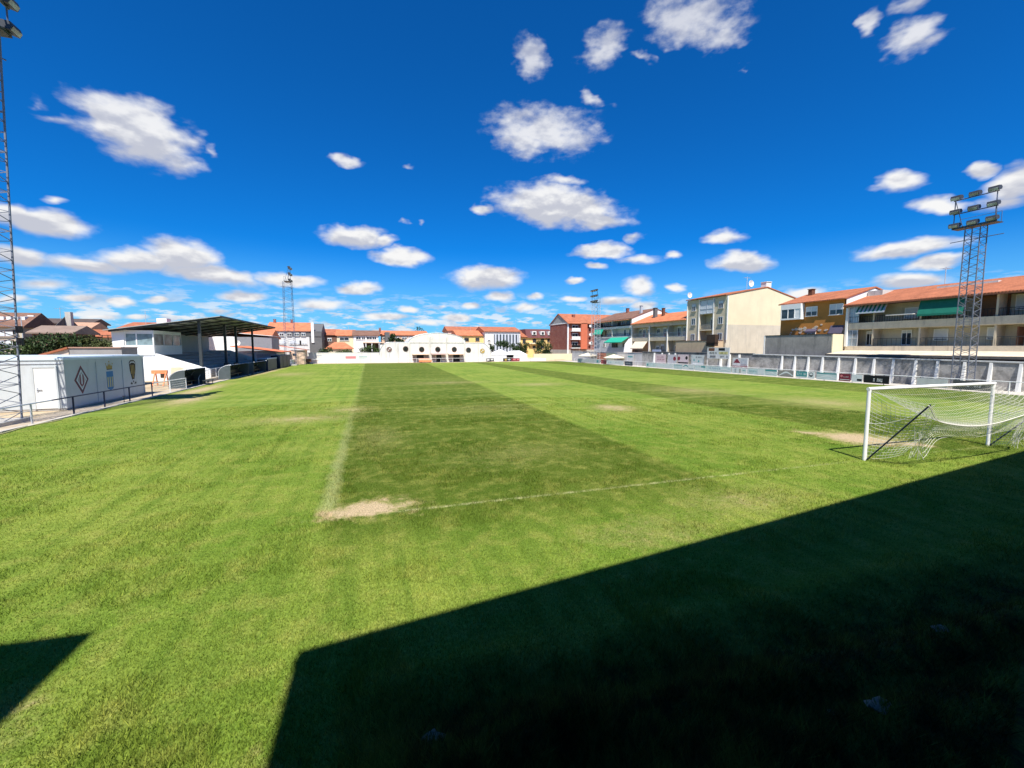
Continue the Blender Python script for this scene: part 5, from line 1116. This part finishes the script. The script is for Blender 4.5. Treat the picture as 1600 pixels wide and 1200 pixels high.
for px in (556, 566, 578, 587): MB().box(on_y(px, 1, 132).x - .1, on_y(px, 1, 132).x + .1, 131.6, 131.8, 0, 5.0).build('column', white, h5)
MB().box(on_y(588.5, 1, 134).x, on_y(596, 1, 134).x, 133, 144, 0, 8.2).build('side_wall', greywall, h5)
chimney(ro, on_y(580, 1, 139).x, 139, h5['ridge'] - .5, h5['ridge'] + .8, brick, .6)
h6, ro = house('long low beige house with an orange roof rising behind the arched hall', 140, 597, 668, 545, 524.5, 12, pinkwall, (517.5, orange_x))
for px in (602, 611, 620, 632, 642): hwin(h6, 140, px, 526.5, 530, 1.6, .3)
h7, ro = house('yellow house with an orange roof right behind the arched hall', 138, 715, 757, 552, 525, 11, yellowwall, (517, orange_x))
for px, w_ in ((729, 1.5), (746, 1.3)): hwin(h7, 138, px, 528, 533, w_, 0, darkbrown)
h8, ro = house('house with a low red roof showing above the arched hall', 150, 700, 758, 540, 518, 10, pinkwall, (511, rust_x)); hwin(h8, 150, 712, 518.6, 521, 1.5)
h9, ro = house('white civic building with a row of tall dark window strips', 136, 758, 813, 558, 519, 14, whitewash, (511.5, rust_x), 'civic_building')
x0, x1 = on_y(769.5, 1, 136).x, on_y(812, 1, 136).x; z0, z1 = 1.5, on_y(790, 522.5, 136).z
MB().box(x0, x1, 135.9, 135.98, z0, z1).build('window_strip', mat('strip_glass', (.06, .075, .09), .2, .2, 2, spec=.6), h9)
for k in range(8): x = x0 + (x1 - x0) * (k + .5) / 8; MB().box(x - .28, x + .28, 135.6, 135.95, z0, z1).build('fin', mat('pale_blue_fin', (.50, .54, .60), .6, .08), h9)
MB().box(x0, x1, 135.80, 135.9, 4.4, 4.7).build('spandrel', mat('pale_blue_fin', (.50, .54, .60)), h9); hwin(h9, 136, 764, 531, 533.5, 1.0)
h10, ro = house('yellow corner house with a dark red mansard roof and dormer windows', 137, 813, 866, 556, 528, 12, yellowwall, None)
xa, xb = on_y(825, 1, 137).x, on_y(868, 1, 137).x; zl, zh = on_y(830, 528, 137).z, on_y(830, 514.2, 140).z
ro = MB().add([(xa - .3, 136.5, zl), (xb, 136.5, zl), (xb, 149, zl), (xa - .3, 149, zl), (xa + .4, 140, zh), (xb, 140, zh), (xb, 147, zh), (xa + .4, 147, zh)], [(0, 1, 5, 4), (1, 2, 6, 5), (2, 3, 7, 6), (3, 0, 4, 7), (4, 5, 6, 7), (3, 2, 1, 0)]).build('roof', mat('dark_red_mansard', (.13, .045, .045), .8, .2, 3, bump=.4), h10)
for px in (834, 847, 859):
    p = on_y(px, 520, 137.6); o = MB().box(p.x - .75, p.x + .75, 137.0, 139.2, zl + 1.0, zl + 2.3).build('dormer', whitewash, ro)
    MB().box(p.x - .42, p.x + .42, 136.95, 137.0, zl + 1.15, zl + 2.0).build('pane', glass, o)
p = on_y(815, 1, 137).x; ro2 = MB().add([(p - .5, 136.4, on_y(815, 526, 137).z), (xa, 136.4, on_y(815, 526, 137).z), (xa, 144, on_y(815, 517, 141).z), (p - .5, 144, on_y(815, 517, 141).z)] + [(p - .5, 136.4, on_y(815, 527, 137).z), (xa, 136.4, on_y(815, 527, 137).z), (xa, 144, 6.9), (p - .5, 144, 6.9)], [(0, 1, 2, 3), (7, 6, 5, 4), (0, 4, 5, 1), (1, 5, 6, 2), (2, 6, 7, 3), (3, 7, 4, 0)]).build('roof', rust_x, h10)
for px, py0, py1, w_ in ((819, 530, 536.5, 1.1), (835, 529.5, 536, 1.3), (847.5, 529.5, 534, 1.1), (834.5, 540, 544.5, 1.0), (847.5, 540, 544, 1.2), (857, 530, 534, .9)): hwin(h10, 137, px, py0, py1, w_, 0, darkbrown)
MB().box(on_y(827, 1, 137).x, on_y(844, 1, 137).x, 136.0, 137, on_y(830, 537.5, 137).z, on_y(830, 535.5, 137).z).build('balcony_slab', cream, h10)
for px, py, hh, lb in ((575, 553, 2.8, 'dark green bush before the white two-storey house'), (505, 553, 2.2, 'dark bush at the foot of the grey gable wall'), (592, 553, 2.0, 'bush squeezed between veranda house and arched hall'), (537, 553, 1.8, 'light bush below the bright orange hipped roof')):
    p = on_y(px, py, 113); plant('bush', lb, 'bush', p.x, 113, hh + 1.4, 2.6, 1.4, foil2 if px != 505 else foil, 1300, .18, .1, 'bushes behind the far end')
for px, py, hh, rx, lb in ((620, 528, 8.2, 2.4, 'small round tree before the long beige house'), (643, 518, 10.8, 5.2, 'broad dark tree rising behind the long beige house'), (620, 521, 9.4, 1.2, 'tiny distant tree left of the broad dark tree')):
    Y_ = 133 if rx == 2.4 else 160; p = on_y(px, 540, Y_); plant('tree', lb, 'tree', p.x, Y_, hh, rx, rx * .7, foil, 1800, .28, .4, 'trees between the far houses')

# low sheds and houses at the far left corner
r = thing('clubhouse', 'low white clubhouse with a bright red awning roof behind the storage boxes', 'building', (-20, 98, 0))
MB().use(white).box(-24, -17.2, 94, 104, 0, 3.0).use(mat('light_metal_shutter', (.45, .47, .50), .5, .1, 3)).box(-20.5, -18.2, 93.9, 94.0, .1, 2.4).build('wall', None, r); MB().prism([(-24.5, 3.9), (-16.2, 2.75), (-16.2, 2.9), (-24.5, 4.05)], 'y', 92.5, 104.5).build('roof', mat('orange_red_sheet', (.72, .20, .09), .7, .12, 1.5), r)
r = thing('grey_clad_shed', 'grey metal clad shed behind the red-roofed clubhouse', 'shed', (-25, 112, 0))
MB().use(mat('grey_cladding', (.24, .25, .27), .6, .1, 2)).box(-27.5, -20.5, 108, 116, 0, 6.0).use(white).box(-36, -27.5, 108.2, 116, 0, 6.1).build('wall', None, r); MB().prism([(-36.3, 7.6), (-20.2, 6.2), (-20.2, 6.3), (-36.3, 7.7)], 'y', 107.7, 116.3).build('roof', white, r)
antenna(-26.6, 106, 3.6, 1.1, 'white satellite dish against the grey clad shed', True)
r = thing('peach_hut', 'small peach coloured hut with a pink lean-to roof at the far left corner', 'hut', (-14.5, 106, 0))
MB().use(pinkwall).box(-16.5, -13.4, 104.5, 108, 0, 3.1).box(-20.6, -18.2, 104.6, 108, 0, 2.6).build('wall', None, r); MB().prism([(-18.4, 4.0), (-12.9, 3.1), (-12.9, 3.22), (-18.4, 4.12)], 'y', 104.1, 108.3).build('roof', mat('salmon_roof', (.66, .28, .20), .85, .15, 2), r)
MB().box(-15.9, -15.2, 104.4, 104.5, 2.0, 2.4).build('window', black, r)
tag(MB().box(-20.2, -18.3, 103.8, 103.9, 0, 2.4).box(-20.25, -20.2, 103.75, 103.95, 0, 2.5).build('green_gate', mat('gate_green', (.04, .11, .035), .6, .12, 2)), 'dark green sheet gate left of the peach hut', 'gate')
tag(MB().box(-15.9, -15.6, 97.5, 106, 0, 1.05).box(-15.95, -15.55, 97.5, 106, 1.05, 1.12).build('low_white_wall', whitewash), 'low whitewashed wall between the storage boxes and the peach hut', 'wall')
r = thing('trailer', 'small rusty trailer parked by the far left corner of the pitch', 'trailer', (-13.6, 106.4, 0))
MB().box(-14.6, -12.4, 105.6, 106.6, .45, 1.15).build('body', stackgrey, r)
for x in (-14.1, -12.9): MB().disc((x, 105.5, .32), .32, 'y', .16, 14).build('wheel', black, r)
MB().tube((-12.4, 106.1, .6), (-10.9, 106.1, .75), .04, 5).build('drawbar', stackgrey, r)
# roofs behind the cabin and stand
def yhouse(label, x0, x1, y0, y1, ze, zr, m, rm, name='house', ov=.4):
    r = thing(name, label, 'house', ((x0 + x1) / 2, (y0 + y1) / 2, 0), 'houses behind the left side'); xr = (x0 + x1) / 2
    MB().prism(gable_wall_poly(x0, x1, ze, xr, zr), 'y', y0, y1).build('wall', m, r)
    o = MB().prism(roof_poly(x0, x1, ze + .01, xr, zr + .01, ov, .15), 'y', y0 - .2, y1 + .2).build('roof', rm, r); return r, o
r, o = house('large beige block with a brown roof and white dormers behind the left tower', 75, -60, 35, 548, 512, 6.2, mat('beige_block_wall', (.50, .44, .34), .9, .12, .8), (489.5, brown_x), 'apartment_house')
x35 = on_y(35, 1, 75).x; zg = on_y(35, 512, 75).z
MB().box(x35, x35 + .06, 75.02, 81.2, 0, zg).prism([(75.02, zg), (81.2, zg), (78.1, r['ridge'] - .03)], 'x', x35, x35 + .06).build('gable_wall', mat('slate_grey_sheet', (.10, .095, .09), .8, .15, 1), r)
MB().box(x35 + .07, x35 + .7, 77.6, 78.2, 4, r['ridge'] + .35).build('chimney_stack', lightconcrete, r)
for px in (6, 17, 28, 39): p = on_y(px, 499, 76.6); MB().box(p.x - .22, p.x + .22, 76.2, 77.5, p.z - .5, p.z + .35).build('dormer', white, o)
for py0, py1 in ((517, 526), (531, 541)): hwin(r, 75, 2, py0, py1, 2.6, 1, stackgrey, 2)
for px, py0 in ((25, 516), (25, 533)): hwin(r, 75, px, py0, py0 + 7, .5, 0, darkbrown)
r, o = house('house with a long dark roof ridge behind the beige block', 92, 60, 141, 545, 507, 5, mat('slate_grey_sheet', (.10, .095, .09)), (499, mat('dark_roof_sheet', (.10, .075, .065), .9, .2, 1.5)))
r, o = house('terracotta roofed house with dark dormers left of the bright red roof', 86, 92, 141, 545, 514, 4, pinkwall, (505, mat('pale_terracotta', (.46, .27, .18), .9, .2, 1.5)))
for px in (106, 119, 132): p = on_y(px, 510.5, 86.8); MB().box(p.x - .5, p.x + .5, 86.8, 88, p.z - .1, p.z + .28).build('dormer', darkbrown, o)
r, o = house('low house with a wide greyish brown roof behind the dark trees on the left', 70, 52, 112, 545, 522, 5, brickbrown, (510.5, mat('grey_brown_roof', (.26, .19, .15), .9, .2, 1.2)))
r, o = house('house with a bright red roof just left of the covered stand', 76, 122, 176, 545, 528, 5, cream, (516.5, rust_x)); hwin(r, 76, 140, 531, 536, 1.0); hwin(r, 76, 160, 531, 536, 1.0)
r, o = house('reddish flat-hipped house roof showing over the stand roof', 100, 190, 300, 545, 515, 12, pinkwall, (505, rust_x)); MB().box(on_y(209, 1, 104).x, on_y(226, 1, 104).x, 104, 106, r['ridge'] - .8, r['ridge'] + .9).build('chimney', white, o)
r, o = house('house with an orange roof seen between the stand columns', 112, 300, 420, 552, 529, 12, pinkwall, (516, orange_x)); hwin(r, 112, 345, 535, 540, 1.4)
r = thing('garage', 'low grey garage with a red tiled slanting edge behind the cabin', 'garage', (-31, 52, 0))
pa, pb_, pc = on_y(108, 544, 52), on_y(190, 546, 52), on_y(40, 560, 52)
MB().box(pa.x, pb_.x, 52, 55, 0, pa.z).build('wall', mat('grey_garage_wall', (.30, .29, .28), .9, .12, 1), r); MB().box(pa.x - .05, pb_.x, 51.9, 55.1, pa.z, pa.z + .1).build('roof', mat('pinkish_edge', (.45, .27, .2), .9, .1), r)
MB().prism([(pc.x, pc.z), (pa.x - .06, pa.z + .12), (pa.x - .06, pa.z - .06), (pc.x, pc.z - .2)], 'y', 51.8, 54).build('roof', rust_y, r); MB().prism([(pc.x, 0), (pa.x - .06, 0), (pa.x - .06, pa.z - .07), (pc.x, pc.z - .21)], 'y', 52, 53.9).build('wall', lightplaster, r)
for px, py, Y_, hh, rx, m_, lb in ((28, 540, 61, 4.5, 2.6, foil, 'dark shrub below the large grey block, behind the cabin roof'), (60, 540, 60, 5.1, 3.0, foil2, 'tallest leafy tree behind the white cabin'), (92, 540, 61, 5.3, 3.0, foil, 'dense dark tree right of the tallest tree behind the cabin'), (124, 540, 62, 4.9, 2.6, foil3, 'olive green shrub left of the red roof'), (160, 545, 62, 4.9, 2.2, foil3, 'sparse brownish shrub beside the covered stand')):
    p = on_y(px, py, Y_); plant('leafy_tree', lb, 'tree', p.x, Y_, hh, rx, rx * .8, m_, 2800, .15, .2, 'trees behind the cabin')
for px, Y_, h_, lb in ((37, 60, 7.0, 'thin street lamp pole before the large grey block'),):
    p = on_y(px, 540, Y_); r = thing('street_lamp', lb, 'street lamp', (p.x, Y_, 0)); MB().tube((p.x, Y_, 0), (p.x, Y_, h_), .05, 6, .035).tube((p.x, Y_, h_), (p.x + .8, Y_, h_ + .15), .03, 5).build('pole', galv, r); MB().box(p.x + .6, p.x + 1.1, Y_ - .1, Y_ + .1, h_ + .08, h_ + .2).build('lamp', white, r)
for px, lb in ((160, 'left of two thin dark poles by the red roof'), (169, 'right of two thin dark poles by the red roof')):
    p = on_y(px, 530, 70); tag(MB().tube((p.x, 70, 0), (p.x, 70, 5.4), .05, 6).box(p.x - .3, p.x + .3, 69.96, 70.04, 5.3, 5.38).build('pole', darkbrown), lb, 'pole')

# ================================================================== small things in the shade near the camera
def stone(x, y, r_, label):
    vs = []; fs = []; n = 9
    for i in range(n + 1):
        for j in range(n):
            a = math.pi * i / n; b_ = 2 * math.pi * j / n; k = r_ * (.6 + .8 * RNG.random()) if 0 < i < n else r_ * .8
            vs.append((x + math.sin(a) * math.cos(b_) * k * 1.3, y + math.sin(a) * math.sin(b_) * k, float(verge(np.array([x]), np.array([y]))[0]) + r_ * .12 + math.cos(a) * k * .4))
    for i in range(n):
        for j in range(n): fs.append((i * n + j, i * n + (j + 1) % n, (i + 1) * n + (j + 1) % n, (i + 1) * n + j))
    return tag(MB().add(vs, fs).build('stone', stonemat), label, 'stone', 'stones in the shaded rough grass')
stone(.47, 3.72, .085, 'pale stone at the very bottom edge, nearest the lit lawn'); stone(4.55, 2.52, .085, 'bluish white broken stone near the bottom right'); stone(6.75, 3.15, .075, 'long pale stone by the dark ditch at the right'); stone(4.2, 2.72, .05, 'small pale chip left of the bluish white stone')

for px, py, Y_, zz, h_, lb in ((95, 500, 94, None, 2.6, 'thin aerial on the long dark roof at the left'), (228, 506, 104, None, 3.0, 'thin aerial over the roof behind the covered stand'), (444, 505, 138, None, 2.2, 'thin aerial on the wide orange roof'), (545, 517, 143, None, 2.0, 'thin aerial on the small orange roof'), (735, 517, 143, None, 2.4, 'thin aerial on the yellow house roof'), (806, 512, 143, None, 3.2, 'tall thin aerial on the white civic building'), (1476, 446, 63, None, 2.6, 'thin aerial on the long red roof left of the right tower'), (900, 495, 125, None, 2.2, 'thin aerial on the red brick block roof'), (975, 488, 0, 63, 2.2, 'thin aerial on the brown roof of the white terraced house')):
    p = on_x(px, py, zz) if zz else (on_x(px, py, Y_) if px == 1476 else on_y(px, py, Y_)); antenna(p.x, p.y, p.z - .5, h_, lb)
